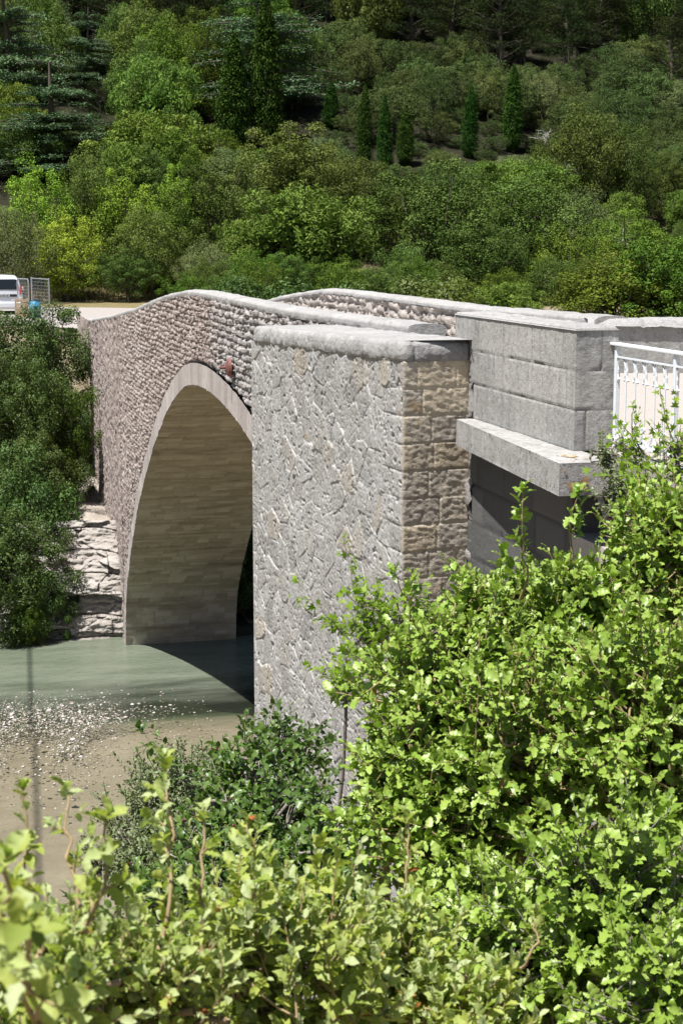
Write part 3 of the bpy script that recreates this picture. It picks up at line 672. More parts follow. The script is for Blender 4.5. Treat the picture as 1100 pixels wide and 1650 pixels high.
# pier coping: rounded slab
def outline():
    pts = [PC, PA, PB, PD]; out = []
    def arc(p, q, r, rad):
        d1 = (p - q) / np.linalg.norm(p - q); d2 = (r - q) / np.linalg.norm(r - q)
        return [((1-t)**2)*(q + d1*rad) + 2*t*(1-t)*q + t*t*(q + d2*rad) for t in np.linspace(0, 1, 8)]
    path = [PC] + arc(PC, PA, PB, .07) + arc(PA, PB, PD, .28) + [PD]
    path = np.array(path); s = np.concatenate([[0], np.cumsum(np.linalg.norm(np.diff(path, axis=0), axis=1))])
    n = 420; ss = np.linspace(0, s[-1], n); return np.stack([np.interp(ss, s, path[:,0]), np.interp(ss, s, path[:,1])], 1), ss
OL, OS = outline(); tg = np.gradient(OL, axis=0); tg /= np.linalg.norm(tg, axis=1)[:,None]; on = np.stack([-tg[:,1], tg[:,0]], 1)
if on[200].dot([-1, 0]) < 0: on = -on
prof = np.array([(.0,-.205),(.012,-.20),(.022,-.17),(.026,-.13),(.020,-.08),(.004,-.035),(-.02,-.008),(-.045,.002),(-.07,.005)])
prof = np.stack([np.interp(np.linspace(0,8,25), np.arange(9), prof[:,k]) for k in (0,1)], 1)
nxp = np.gradient(prof[:,0]); nzp = np.gradient(prof[:,1]); l = np.hypot(nxp, nzp); po, pu = nzp/l, -nxp/l
XY = OL[:,None,:] + on[:,None,:]*prof[None,:,0:1]
P = np.concatenate([XY, (pz(XY[...,1]) + prof[None,:,1])[...,None]], -1)
NN = np.concatenate([on[:,None,:]*po[None,:,None], np.repeat(pu[None,:,None], len(OL), 0)], -1)
U = np.repeat(OS[:,None], 25, 1); V_ = np.repeat(np.linspace(0,.4,25)[None], len(OL), 0)
cpn = Patch(); cpn.grid(P, NN, U, V_, lambda u, v: pat_plain(u, v, 111, .035, .62), 1 - sstep(.30, .40, V_))
# flat top between the rounded rim and the bridge
IN = XY[:, -1, :]; sx = np.linspace(0, 1, 20)
T = IN[:,None,:]*(1-sx[None,:,None]) + np.stack([np.full(len(IN), BX0+.04), np.clip(IN[:,1], 14.98, 20.84)], 1)[:,None,:]*sx[None,:,None]
P = np.concatenate([T, (pz(T[...,1]) + .0055)[...,None]], -1)
cpn.grid(P, np.array([0,0,1.])[None,None], P[...,1], P[...,0], lambda u, v: pat_plain(u, v, 113, .03, .62), np.repeat(sstep(0, .3, sx)[None], len(IN), 0)*sstep(.0, .3, T[...,1] - 15.2))
cpn.build('coping', M['coping'], pier)
# tie-rod anchor plate on the spandrel
M['rust'] = plain_mat('rust_red_iron', (.17,.065,.055), .7, var=.3)
c0 = atX(378, 592, BX0); mb = MB()
mb.tube([c0 + (-.02,0,0), c0 + (-.06,0,0), c0 + (-.08,0,0), c0 + (-.13,0,0), c0 + (-.17,0,0)], [.05,.06,.18,.15,.05], 20); mb.tube([c0 + (-.14,0,0), c0 + (-.27,0,0)], .028, 8)
ap = mb.build('anchor_plate', M['rust'], bridge, smooth=False)

# ---------------------------------------------------------------- approach span and its white railing
app = empty('approach_bridge', (6.7, 5, Z(-2.4)), 'flat pale roadway span on red brown steel girders beside the stone bridge', 'bridge')
mb = MB(); mb.add([(5.12,-4,Z(-1.66)),(8.3,-4,Z(-1.66)),(13.5,4,Z(-1.66)),(13.5,18.3,Z(-1.60)),(7.9,19.6,Z(-1.58)),(5.34,19.6,Z(-1.58)),(5.34,12.37,Z(-1.645)),(5.12,12.33,Z(-1.65)),
    (5.12,-4,Z(-1.84)),(8.3,-4,Z(-1.84)),(13.5,4,Z(-1.84)),(13.5,18.3,Z(-1.84)),(7.9,19.6,Z(-1.84)),(5.34,19.6,Z(-1.84)),(5.34,12.37,Z(-1.84)),(5.12,12.33,Z(-1.84))],
    [tuple(range(8)), tuple(reversed(range(8,16)))] + [(i, i+8, (i+1)%8+8, (i+1)%8) for i in range(8)])
mb.build('deck_slab', M['deck'], app)
for gxp in (5.16, 6.6, 8.1):
    mb = MB(); mb.box((gxp, -4, Z(-2.16)), (gxp+.02, 12.0, Z(-1.845))); mb.box((gxp-.07, -4, Z(-1.86)), (gxp+.09, 12.0, Z(-1.842))); mb.box((gxp-.07, -4, Z(-2.18)), (gxp+.09, 12.0, Z(-2.16)))
    mb.build('girder', M['girder'], app)
# railing
RX = 5.26; ry1 = 12.30; rail = empty('railing', (RX, ry1, Z(-1.66)), 'white painted iron railing with small hooped arches joined to the grey stone block', 'railing')
rb = Z(-1.66)
mb = MB(); mb.box((RX-.035, -3, rb+.865), (RX+.035, ry1+.06, rb+.89), .006); mb.build('top_rail', M['paint'], rail)
mb = MB(); mb.box((RX-.015, -3, rb+.77), (RX+.015, ry1, rb+.785)); mb.build('middle_rail', M['paint'], rail)
mb = MB(); mb.box((RX-.02, -3, rb+.085), (RX+.02, ry1, rb+.11)); mb.build('bottom_rail', M['paint'], rail)
sp_b = .185; k = 0; yb = ry1 - .03
while yb > 6:
    if k % 6 == 0:
        mb = MB(); mb.box((RX-.02, yb-.02, rb-.02), (RX+.02, yb+.02, rb+.87), .004); mb.box((RX-.05, yb-.05, rb-.03), (RX+.05, yb+.05, rb-.003)); mb.build('post', M['paint'], rail)
    else:
        mb = MB(); mb.tube([(RX, yb, rb+.10), (RX, yb, rb+.78)], .0065, 6); mb.build('baluster', M['paint'], rail)
    # hooped arch with curled ends hanging from the middle rail
    w2 = sp_b/2; pts = []
    yc = yb - w2
    for a_ in np.linspace(-.35, pi+.35, 17):
        r_ = .072; pts.append((RX, yc + r_*cos(a_), rb+.70 + r_*sin(a_)))
    pts = [(RX, yc+.062, rb+.60)] + [(RX, yc+.073, rb+.635)] + pts + [(RX, yc-.073, rb+.635), (RX, yc-.062, rb+.60)]
    mb = MB()
    for q0, q1 in zip(pts[:-1], pts[1:]):
        q0 = np.array(q0); q1 = np.array(q1)
    mb.tube(pts, .0075, 6)
    for sgn in (1, -1): mb.tube([(RX-.012, yc+sgn*.06, rb+.597), (RX+.012, yc+sgn*.06, rb+.597)], .012, 8)
    mb.build('hoop', M['paint'], rail)
    pts = [(RX, yb + .01 - sp_b*f, rb + .115 + .11*(abs(2*f-1))**2.2) for f in np.linspace(.06, .94, 11)]
    mb = MB(); mb.tube(pts, .009, 6)
    for f in (.06, .94): mb.tube([(RX-.01, yb+.01-sp_b*f, rb+.235), (RX+.01, yb+.01-sp_b*f, rb+.235)], .018, 8)
    mb.build('scroll', M['paint'], rail)
    yb -= sp_b; k += 1

# ---------------------------------------------------------------- road on the far bank
cl = [(6.6,66.5),(6.6,70),(6.0,75),(4,81),(-1,87),(-9,91),(-20,94),(-40,97)]
cl = np.array(cl); s = np.concatenate([[0], np.cumsum(np.linalg.norm(np.diff(cl,axis=0),axis=1))]); ss = np.linspace(0, s[-1], 70)
cx = np.interp(ss, s, cl[:,0]); cyy = np.interp(ss, s, cl[:,1]); tx = np.gradient(cx); ty = np.gradient(cyy); l = np.hypot(tx, ty)
wd = np.interp(ss, [0, 4, 12, 20], [1.7, 4, 8.0, 8.0]); wr = np.interp(ss, [0, 4, 12, 20], [1.7, 4.5, 9, 6.0])
k = np.linspace(-1, 1, 17)
Xr = cx[:,None] + np.where(k<0, wd[:,None], wr[:,None])*k*(ty/l)[:,None]; Yr = cyy[:,None] - np.where(k<0, wd[:,None], wr[:,None])*k*(tx/l)[:,None]
Yr = np.minimum(Yr, 97 + .8*np.sin(Xr*.3)); Yr = np.maximum(Yr, 66.3)
Zr = np.maximum(gz(Xr, Yr), Z(-3.3)) + .03
np_link('road', np.stack([Xr, Yr, Zr], -1).reshape(-1,3), grid_faces(*Xr.shape)[:, ::-1], M['road'])['kind'] = 'structure'

# ---------------------------------------------------------------- van, fencing, crate, barrel
def van():
    base = atY(8, 499, 80.0); gzv = float(gz(base[0], 81)) + .03
    root = empty('van', (base[0], 80.0, gzv), 'white van seen from behind, parked beyond the far end of the bridge', 'van')
    white = plain_mat('van_white_paint', (.72,.74,.78), .25, var=.02, coat=.6); glass = plain_mat('van_dark_glass', (.015,.018,.022), .08, var=.1)
    blk_ = plain_mat('black_plastic', (.02,.02,.022), .6); red = plain_mat('red_lamp', (.45,.02,.02), .2); rim_m = plain_mat('rim_metal', (.45,.46,.48), .35, metal=.8)
    # body: cross-sections (half-width profile in z) lofted along the length y 0 (rear) .. 4.5 (front)
    def sect(y, roof, belt_w, top_w, low):
        P = [(-belt_w*.95, low), (-belt_w, low+.25), (-belt_w, .95), (-belt_w*.97, 1.08), (-top_w, roof-.16), (-top_w+.14, roof-.03), (0, roof),
             (top_w-.14, roof-.03), (top_w, roof-.16), (belt_w*.97, 1.08), (belt_w, .95), (belt_w, low+.25), (belt_w*.95, low)]
        return [(x, y, z) for x, z in P]
    S = [sect(.16, 1.84, .84, .66, .34), sect(.05, 1.78, .87, .69, .32), sect(.0, 1.2, .88, .74, .30)]
    secs = [sect(-.02, 1.10, .86, .80, .30), sect(.0, 1.30, .88, .77, .28), sect(.10, 1.76, .89, .70, .26), sect(.24, 1.86, .90, .70, .25), sect(1.6, 1.90, .90, .71, .25), sect(2.7, 1.86, .90, .70, .25),
            sect(3.15, 1.62, .90, .66, .25), sect(3.55, 1.16, .89, .72, .25), sect(4.2, 1.03, .86, .74, .26), sect(4.42, .82, .76, .66, .30)]
    V = [p for s_ in secs for p in s_]; n = 13; Fs = []
    for i in range(len(secs)-1):
        for j in range(n):
            q = (j+1) % n; Fs.append((i*n+j, (i+1)*n+j, (i+1)*n+q, i*n+q))
    Fs += [tuple(range(n)), tuple(reversed(range((len(secs)-1)*n, len(secs)*n)))]
    B = np.array(V) + np.array([base[0], 80.0, gzv])
    mb = MB(); mb.add(B, Fs); body = mb.build('body', white, root, smooth=True)
    for p in body.data.polygons: p.use_smooth = True
    O = np.array([base[0], 80.0, gzv])
    def slab(pts, name, mat, par, th=.02, d=(0,-1,0)):
        P0 = [O + p for p in np.array(pts, float)]; P1 = [p + np.array(d)*th for p in P0]; n = len(P0); m2 = MB()
        m2.add(P0 + P1, [tuple(range(n)), tuple(reversed(range(n, 2*n)))] + [(i, (i+1)%n, (i+1)%n+n, i+n) for i in range(n)]); return m2.build(name, mat, par)
    slab([(-.64,.045,1.20),(.64,.045,1.20),(.68,.05,1.30),(.62,.09,1.66),(.54,.10,1.70),(-.54,.10,1.70),(-.62,.09,1.66),(-.68,.05,1.30)], 'rear_window', glass, root, .075)
    slab([(-.60,-.02,.86),(.60,-.02,.86),(.60,-.02,.98),(-.60,-.02,.98)], 'tailgate_trim', blk_, root, .02)
    pl_ = slab([(-.26,-.045,.87),(.26,-.045,.87),(.26,-.045,.97),(-.26,-.045,.97)], 'licence_plate', plain_mat('plate', (.6,.6,.6), .5), root, .012)
    m2 = MB()
    for kx in (-.20,-.15,-.08,-.03,.02,.09,.14,.19): m2.box(O + (kx-.014,-.064,.89), O + (kx+.014,-.058,.95))
    m2.build('plate_characters', blk_, pl_)
    for sx_ in (-1, 1):
        slab([(sx_*.70,-.005,1.0),(sx_*.86,-.005,1.0),(sx_*.84,.03,1.38),(sx_*.76,.03,1.38)], 'tail_light', red, root, .04)
        slab([(sx_*.885,.5,1.12),(sx_*.885,2.5,1.12),(sx_*.885,3.2,1.12),(sx_*.80,2.85,1.62),(sx_*.78,.6,1.66)], 'side_window', glass, root, .03, (sx_,0,0))
        m2 = MB(); m2.box(O + (sx_*.98-.08, 3.0, 1.05), O + (sx_*.98+.08, 3.15, 1.25), .02); m2.build('wing_mirror', white, root)
        for yw in (.75, 3.55):
            m2 = MB(); c = O + np.array([sx_*.82, yw, .32]); m2.tube([c+(-.1,0,0), c+(-.09,0,0), c+(.09,0,0), c+(.1,0,0)], [.28,.32,.32,.28], 24); wh = m2.build('wheel', blk_, root, True)
            m2 = MB(); m2.tube([c+(sx_*.09,0,0), c+(sx_*.105,0,0)], [.2,.18], 18); m2.build('rim', rim_m, wh)
    m2 = MB(); m2.box(O + (-.84,-.10,.34), O + (.84,.05,.60), .04); m2.build('bumper', white, root)
    m2 = MB(); m2.tube([O + (0,.09,1.70), O + (0,.02,1.22)], .006); m2.build('wiper', blk_, root)
van()
galv = plain_mat('galvanised_steel', (.42,.44,.46), .45, metal=.6)
def fence_panel(p0, p1, h, label, name='fence_panel', rounded=False):
    p0 = np.array(p0); p1 = np.array(p1); r = empty(name, tuple((p0+p1)/2), label, 'fence', 'temporary site fence panels')
    fr = MB(); up = np.array([0,0,h])
    if rounded: fr.tube([p0, p0+up*.93, p0+up+(p1-p0)*.06, p1+up-(p1-p0)*.06, p1+up*.93, p1], .03, 6)
    else:
        fr.tube([p0, p0+up], .038, 6); fr.tube([p1, p1+up], .03, 6); fr.tube([p0+up*.97, p1+up*.97], .025, 6)
    fr.tube([p0+up*.12, p1+up*.12], .02, 6); fr.build('frame', galv, r)
    ms = MB()
    n = 12
    for k_ in range(1, n): ms.tube([p0+(p1-p0)*k_/n+up*.12, p0+(p1-p0)*k_/n+up*.97], .004, 4)
    for k_ in range(1, 10): ms.tube([p0+up*(.12+.085*k_), p1+up*(.12+.085*k_)], .004, 4)
    ms.build('mesh_infill', galv, r)
def gp(px, Y):
    p = atY(px, 480, Y); return np.array([p[0], Y, float(gz(p[0], Y))+.03])
fence_panel(gp(29, 79.0), gp(47, 78.0), 1.75, 'round topped steel site fence panel next to the white van', rounded=True)
fence_panel(gp(52, 78.0), gp(80, 75.5), 1.85, 'right hand steel mesh fence panel with square posts, open road behind it')
# wooden pallet standing on edge
m_p = plain_mat('raw_pallet_wood', (.46,.33,.20), .9, var=.2, scale=8)
b0 = gp(39, 76.5); pr = empty('pallet', tuple(b0), 'pale wooden pallet stood on edge between the van and the fence', 'pallet')
for k_ in range(5):
    mb = MB(); mb.box(b0 + (-.42, 0, .05+.17*k_), b0 + (.18, .02, .18+.17*k_)); mb.build('board', m_p, pr)
for k_ in (-.42, -.16, .10):
    mb = MB(); mb.box(b0 + (k_, .021, 0), b0 + (k_+.08, .10, .92)); mb.build('bearer', m_p, pr)
b0 = gp(57, 76.0); br = empty('barrel', tuple(b0), 'blue plastic barrel behind the mesh fence', 'barrel')
m_b = plain_mat('blue_plastic', (.05,.25,.42), .4, var=.1)
mb = MB(); mb.tube([b0, b0+(0,0,.04), b0+(0,0,.28), b0+(0,0,.30), b0+(0,0,.52), b0+(0,0,.54), b0+(0,0,.76), b0+(0,0,.80)], [.20,.23,.24,.255,.255,.24,.23,.18], 20); bo = mb.build('drum', m_b, br, True)
mb = MB(); mb.tube([b0+(0,0,.80), b0+(0,0,.84)], [.21,.20], 20); mb.build('lid', plain_mat('lid', (.02,.08,.14), .5), br)
mb = MB(); mb.box(b0+(-.10,-.262,.33), b0+(.10,-.245,.58)); mb.build('sticker', plain_mat('dark_blue_label', (.01,.07,.18), .5), br)

# overhead line, only its shadow falls into the picture
oc = empty('overhead_line', (-5.2, 30, Z(5)), 'thin black overhead cable strung across the river on wooden poles', 'cable')
mb = MB(); mb.tube([(.04*(y+3.7)-6.75, y, Z(6.2)) for y in np.linspace(-12, 80, 30)], .045, 6); mb.build('wire', plain_mat('cable_black', (.02,.02,.02), .6), oc)
for y_ in (-12, 80):
    mb = MB(); xp_ = .04*(y_+3.7)-6.75; zg = float(gz(xp_, y_)); mb.tube([(xp_, y_, zg-.3), (xp_, y_, Z(6.2)+.3)], [.16,.11], 10); mb.build('pole', M['bark'], oc)
#--VEG--
# ---------------------------------------------------------------- vegetation: leaves as real small faces
def unit(v): return v / (np.linalg.norm(v, axis=-1, keepdims=True) + 1e-9)
def leaf_shape(kind):
    """leaf along +y, length 1, normal +z -> verts, triangles"""
    if kind == 'maple':
        ang = np.radians([-90, -38, -5, 22, 48, 68, 90, 112, 132, 158, 185, 218]); rad = np.array([.10,.30,.60,.30,.72,.42,.95,.42,.72,.30,.60,.30])
        V = [(0, .25, 0)] + [(r*cos(a)*.75, .25 + r*sin(a)*.78, -.10*r + .05*abs(cos(a))) for a, r in zip(ang, rad)]
        return np.array(V), np.array([(0, i+1, (i+1) % 12 + 1) for i in range(12)])
    st = {'oak': [(0,.02),(.16,.17),(.30,.29),(.42,.22),(.56,.30),(.68,.20),(.82,.18),(1,.0)],
          'young': [(0,.02),(.18,.17),(.36,.27),(.5,.25),(.64,.29),(.80,.19),(1,.0)],
          'oval': [(0,.02),(.2,.20),(.45,.30),(.7,.24),(1,.0)],
          'small': [(0,.03),(.4,.26),(.75,.20),(1,.0)]}[kind]
    fold = {'oak': .35, 'young': .55, 'oval': .3, 'small': .3}[kind]; V = []; T = []
    for i, (y, x) in enumerate(st):
        z = -.22 * y * y; wv = .05 * (1 if i % 2 else -1)
        V += [(-x, y, z + fold*x + wv*(x > .1)), (0, y, z), (x, y, z + fold*x - wv*(x > .1))]
    for i in range(len(st) - 1):
        a = 3*i; b = a + 3
        T += [(a, a+1, b+1), (a, b+1, b), (a+1, a+2, b+2), (a+1, b+2, b+1)]
    return np.array(V), np.array(T)
def place_leaves(shape, P, D, Nn, S, R):
    V0, T0 = leaf_shape(shape); D = unit(D); X = unit(np.cross(D, Nn)); Nn = np.cross(X, D)
    n = len(P); V = P[:,None,:] + S[:,None,None]*(V0[None,:,0:1]*X[:,None,:] + V0[None,:,1:2]*D[:,None,:] + V0[None,:,2:3]*Nn[:,None,:])
    T = T0[None] + (np.arange(n)*len(V0))[:,None,None]
    return V.reshape(-1,3), T.reshape(-1,3), np.repeat(R, len(V0))
def tubes(polys, rads, n=5):
    """many thin tubes at once; polys: list of (k,3) arrays"""
    Vs = []; Qs = []; off = 0; a = np.arange(n)*2*pi/n
    for P, r in zip(polys, rads):
        P = np.asarray(P, float); t = unit(np.gradient(P, axis=0)); ref = np.array([.31,.17,.93]) if abs(t[0][2]) < .8 else np.array([1.,.2,.1])
        u = unit(np.cross(t, ref)); v = np.cross(t, u); r = np.asarray(r)*np.ones(len(P))
        V = P[:,None,:] + r[:,None,None]*(np.cos(a)[None,:,None]*u[:,None,:] + np.sin(a)[None,:,None]*v[:,None,:])
        i, j = np.meshgrid(np.arange(len(P)-1), np.arange(n), indexing='ij'); b = (j+1) % n
        Qs.append((np.stack([i*n+j, i*n+b, (i+1)*n+b, (i+1)*n+j], -1).reshape(-1,4)) + off); Vs.append(V.reshape(-1,3)); off += len(P)*n
    return np.concatenate(Vs), np.concatenate(Qs)
def bez(a, b, sag, k=6, jit=0, rng=None):
    t = np.linspace(0, 1, k)[:,None]; m = (np.asarray(a)+np.asarray(b))/2 + sag
    P = (1-t)**2*np.asarray(a) + 2*t*(1-t)*m + t*t*np.asarray(b)
    if jit: P[1:-1] += rng.normal(0, jit, (k-2, 3))
    return P
def shoot_leaves(rng, b, d, L, size, nl, cols, droop=0.0, splay=.9, tipup=True):
    """one leafy shoot; returns polyline and leaf arrays"""
    side = unit(np.cross(d, rng.normal(0,1,3))); tip = b + d*L + side*L*.12*rng.normal() + np.array([0,0,-droop*L])
    P = bez(b, tip, side*L*rng.normal()*.08, 5)
    t = np.linspace(.12, 1.0, nl) ** .85; pos = np.stack([np.interp(t, np.linspace(0,1,5), P[:,k]) for k in range(3)], 1)
    ax = unit(tip - b); e1 = unit(np.cross(ax, [.3,.2,1.])); e2 = np.cross(ax, e1); ph = rng.uniform(0, 6.28) + np.arange(nl)*2.4 + rng.normal(0, .3, nl)
    rad = np.cos(ph)[:,None]*e1 + np.sin(ph)[:,None]*e2
    sp = splay*(1.15 - .75*t**3)
    D = ax[None]*np.cos(sp)[:,None]*.9 + rad*np.sin(sp)[:,None] + rng.normal(0, .16, (nl,3))
    Nn = np.array([0,0,1.])*.7 + ax*.6 + rng.normal(0, .48, (nl,3))
    S = size*(.75 + .5*rng.random(nl))*(1 - .45*(t > .93))
    R = np.clip(cols[0] + cols[1]*t + rng.normal(0, .15, nl) + rng.normal(0, .12), 0, 1)
    return P, pos, D, Nn, S, R
def blob(x, y, D, rx, ry):
    c = atD(x, y, D); return (c, np.array([rx*D/F, (rx+ry)*.5*D/F, ry*D/F]))
def shrub(name, label, cat, blobs, nsh, shape, size, L, nl, lmat, tmat, root, cols=(.3,.4), extra=(), seed=0, group=None, up=.7, inner=.45, droop=0., stemr=.02, part='foliage', berries=0, splay=.9):
    rng = np.random.default_rng(seed); rz_ = float(gz(root[0], root[1])); base = np.array([root[0], root[1], rz_])
    r = empty(name, tuple(base), label, cat, group)
    polys = []; rads = []; A = [[], [], [], [], []]; vol = np.array([b[1].prod()**(2/3) for b in blobs]); cnt = np.maximum(1, (nsh*vol/vol.sum()).astype(int))
    stem_ends = []
    for (c, rr), n in zip(blobs, cnt):
        kk = base + (c - base)*.45 + rng.normal(0, .06, 3)
        polys.append(np.concatenate([bez(base + rng.normal(0,.05,3)*(1,1,0), kk, rng.normal(0,.08,3), 6, .012, rng), bez(kk, c, rng.normal(0,.08,3), 6, .012, rng)[1:]])); rads.append(np.linspace(stemr, stemr*.5, 11))
        hubs = c + unit(rng.normal(0,1,(max(3, n//14),3)))*rr*rng.uniform(.25,.7,(max(3, n//14),1))
        for h_ in hubs: polys.append(bez(c + rng.normal(0,.04,3), h_, rng.normal(0,.03,3), 5, .008, rng)); rads.append(np.linspace(stemr*.45, stemr*.2, 5))
        dirs = unit(rng.normal(0,1,(n,3))); u = rng.uniform(inner**2, 1, n)**.5
        lump = 1 + .62*fbm(dirs[:,0]*2.6+c[0], dirs[:,2]*2.6+dirs[:,1]*1.7, seed+3, 3)*2
        for dv, uu, lm in zip(dirs, u, lump):
            q_ = c + dv*rr*uu*lm
            if vn(np.array(q_[0]*3.4 + q_[1]*1.5), np.array(q_[2]*3.4 + seed)) < .36 and uu > .55: uu *= .62      # open pockets in the crown
            p = c + dv*rr*uu*lm; d = unit(dv*.75 + np.array([0,0,up]) + rng.normal(0,.35,3)); l = L*rng.uniform(.6, 1.35)
            b = p - d*l*.6; hi = np.argmin(((hubs - b)**2).sum(1))
            k = max(4, int(nl*rng.uniform(.7,1.3)*(l/L)**.6))
            P, *lv = shoot_leaves(rng, b, d, l, size*rng.uniform(.8,1.15), k, cols, droop, splay)
            if rng.random() < .45: polys.append(bez(hubs[hi], b, rng.normal(0,.02,3), 4)); rads.append(np.linspace(stemr*.18, stemr*.12, 4))
            polys.append(P); rads.append(np.linspace(stemr*.13, stemr*.06, 5))
            for q, x in zip(A, lv): q.append(x)
    for (bx, by, bD, tx_, ty_, tD, n_side, sz) in extra:      # long free shoots rising out of the crown
        b = atD(bx, by, bD); t_ = atD(tx_, ty_, tD); P = bez(b, t_, rng.normal(0,.02,3), 9, .004, rng); Lr = np.linalg.norm(t_-b)
        polys.append(P); rads.append(np.linspace(.0035, .0015, 9)*max(1, size/.04)); c0_ = blobs[int(np.argmin([np.linalg.norm(q[0]-b) for q in blobs]))][0]
        polys.append(bez(c0_, b, rng.normal(0,.03,3), 6)); rads.append(np.linspace(stemr*.5, .0035, 6))
        Q, *lv = shoot_leaves(rng, b, unit(t_-b), Lr, size*sz*.85, max(8, int(Lr/.016)), cols, 0, splay)
        for q, x in zip(A, lv): q.append(x)
        for k in range(n_side):
            f = (k+1)/n_side; i = min(7, int(f*8)); p = P[i] + (P[i+1]-P[i])*(f*8-i) if f < 1 else P[-1]
            ax = unit(t_-b); sd = unit(np.cross(ax, rng.normal(0,1,3))); d = unit(ax*(.8 if f < 1 else 2) + sd*(.9 if f < 1 else 0)); l = Lr*.22*(1.15-f*.6)
            Q, *lv = shoot_leaves(rng, p, d, l, size*sz*rng.uniform(.85,1.1), max(4, int(nl*.6)), cols, 0, splay)
            polys.append(Q); rads.append(np.linspace(.0018, .001, 5))
            for q, x in zip(A, lv): q.append(x)
    V, Q = tubes(polys, rads); np_link('branches', V, Q, tmat, r)
    P, D, Nn, S, R = [np.concatenate(x) for x in A]
    V, T, R2 = place_leaves(shape, P, D, Nn, S, R); np_link(part, V, T, lmat, r, {'rnd': R2}, smooth=True)
    if name == 'oak_shrub':
        k = rng.choice(len(P), 45); V, T, R2 = place_leaves(shape, P[k]+(.004,0,.004), D[k] + rng.normal(0,.5,(45,3)), Nn[k], S[k]*.7, rng.random(45))
        o = np_link('dead_leaves', V, T, M['lf_dead'], r, {'rnd': R2}); o['kind'] = 'stuff'
    if berries:
        k = rng.choice(len(P), berries); mb = MB()
        ico = np.array([(0,0,1),(.9,0,.3),(.28,.85,.3),(-.72,.53,.3),(-.72,-.53,.3),(.28,-.85,.3),(0,0,-1)]); fc = [(0,1,2),(0,2,3),(0,3,4),(0,4,5),(0,5,1),(6,2,1),(6,3,2),(6,4,3),(6,5,4),(6,1,5)]
        for i in k: mb.add(P[i] + D[i]*.01 + ico*.0075, fc)
        o = mb.build('berries', plain_mat('dark_red_berry', (.13,.015,.02), .3), r, True); o['kind'] = 'stuff'
    return r

# near shrubs ---------------------------------------------------------------
shrub('oak_shrub', 'large bright green oak shrub with glossy spiny leaves filling the right foreground below the ledge', 'shrub',
      [blob(930,1010,4.9,170,150), blob(735,1110,4.8,165,145), blob(1080,900,5.0,110,120), blob(650,1250,4.6,100,150), blob(850,1240,4.5,210,190), blob(1070,1200,4.3,170,210), blob(820,1020,4.9,120,120), blob(700,1330,4.5,140,120)],
      2100, 'oak', .039, .22, 13, M['lf_oak'], M['twig'], (1.5, 4.6), seed=11, cols=(.25,.4), up=.55, stemr=.022,
      extra=[(850,930,4.7,842,800,4.6,3,1.0),(920,880,4.9,930,800,4.8,3,1.0),(1000,880,5,1010,790,4.9,3,.9),(700,1000,4.8,640,930,4.7,3,1.0)])
shrub('oak_shrub', 'green oak shrub with scattered orange dead leaves in the lower right corner', 'shrub',
      [blob(1010,1480,3.9,190,170), blob(850,1560,3.9,150,110), blob(1080,1620,3.6,120,120), blob(760,1480,4.3,110,100)],
      800, 'oak', .039, .22, 12, M['lf_oak'], M['greytwig'], (1.35, 3.4), seed=12, cols=(.15,.45), up=.5, inner=.5, stemr=.02)
shrub('oak_shrub', 'yellow green oak bush with pale downy leaves, nearest plant at the lower left', 'shrub',
      [blob(60,1640,1.9,170,150), blob(250,1600,2.3,170,140), blob(100,1560,2.2,130,110)],
      240, 'young', .026, .16, 13, M['lf_young'], M['twig'], (.12, 1.9), seed=13, cols=(.2,.6), up=1.3, stemr=.014, inner=.35, splay=.75,
      extra=[(60,1500,2.0,38,1290,2.0,3,.8),(140,1480,2.1,112,1290,2.15,3,.8),(20,1560,1.7,10,1395,1.6,3,1.1),(130,1500,1.9,170,1330,1.85,4,1.0),(260,1520,2.3,268,1250,2.35,6,.95),(330,1560,2.3,330,1330,2.3,4,.9),(60,1620,1.5,40,1500,1.25,3,1.15)])
shrub('oak_shrub', 'yellow green oak bush with silvery young shoots in the bottom middle of the foreground', 'shrub',
      [blob(450,1590,2.7,170,140), blob(620,1570,3.0,150,130), blob(740,1650,2.9,120,80), blob(390,1520,2.6,90,90)],
      380, 'young', .029, .16, 13, M['lf_young'], M['twig'], (.7, 2.4), seed=14, cols=(.15,.6), up=1.2, stemr=.014, inner=.4, splay=.75,
      extra=[(400,1480,2.7,398,1340,2.7,4,.9),(520,1470,2.9,520,1370,2.9,3,.9),(650,1460,3.1,655,1330,3.1,5,.9),(840,1560,3.2,860,1480,3.2,3,.9)])
shrub('buckthorn_bush', 'dark green glossy bush with small dark red berries at the foot of the stone pier', 'shrub',
      [blob(400,1250,5.6,90,90), blob(450,1330,5.3,120,110), blob(350,1330,5.4,90,90), blob(500,1400,5.0,110,110), blob(330,1440,4.9,110,90), blob(450,1200,5.9,60,60), blob(300,1480,4.8,150,90), blob(540,1470,4.7,110,90)],
      900, 'oval', .034, .20, 12, M['lf_dark'], M['greytwig'], (1.0, 5.6), seed=15, cols=(.2,.5), up=.4, droop=.15, stemr=.016, berries=60,
      extra=[(330,1300,5.5,235,1185,5.5,5,1.1),(450,1230,5.8,440,1140,5.9,4,1.0),(470,1260,5.6,515,1180,5.6,3,.9)])
shrub('grey_bush', 'grey green small leaved bush overhanging the shallow brown water', 'shrub',
      [blob(290,1270,8.2,75,70), blob(235,1320,8.0,65,60), blob(340,1330,8.0,70,70), blob(200,1400,7.6,60,60), blob(280,1400,7.4,90,80)],
      900, 'small', .026, .20, 20, M['lf_grey'], M['greytwig'], (.9, 8.3), seed=16, cols=(.3,.4), up=.6, stemr=.02)
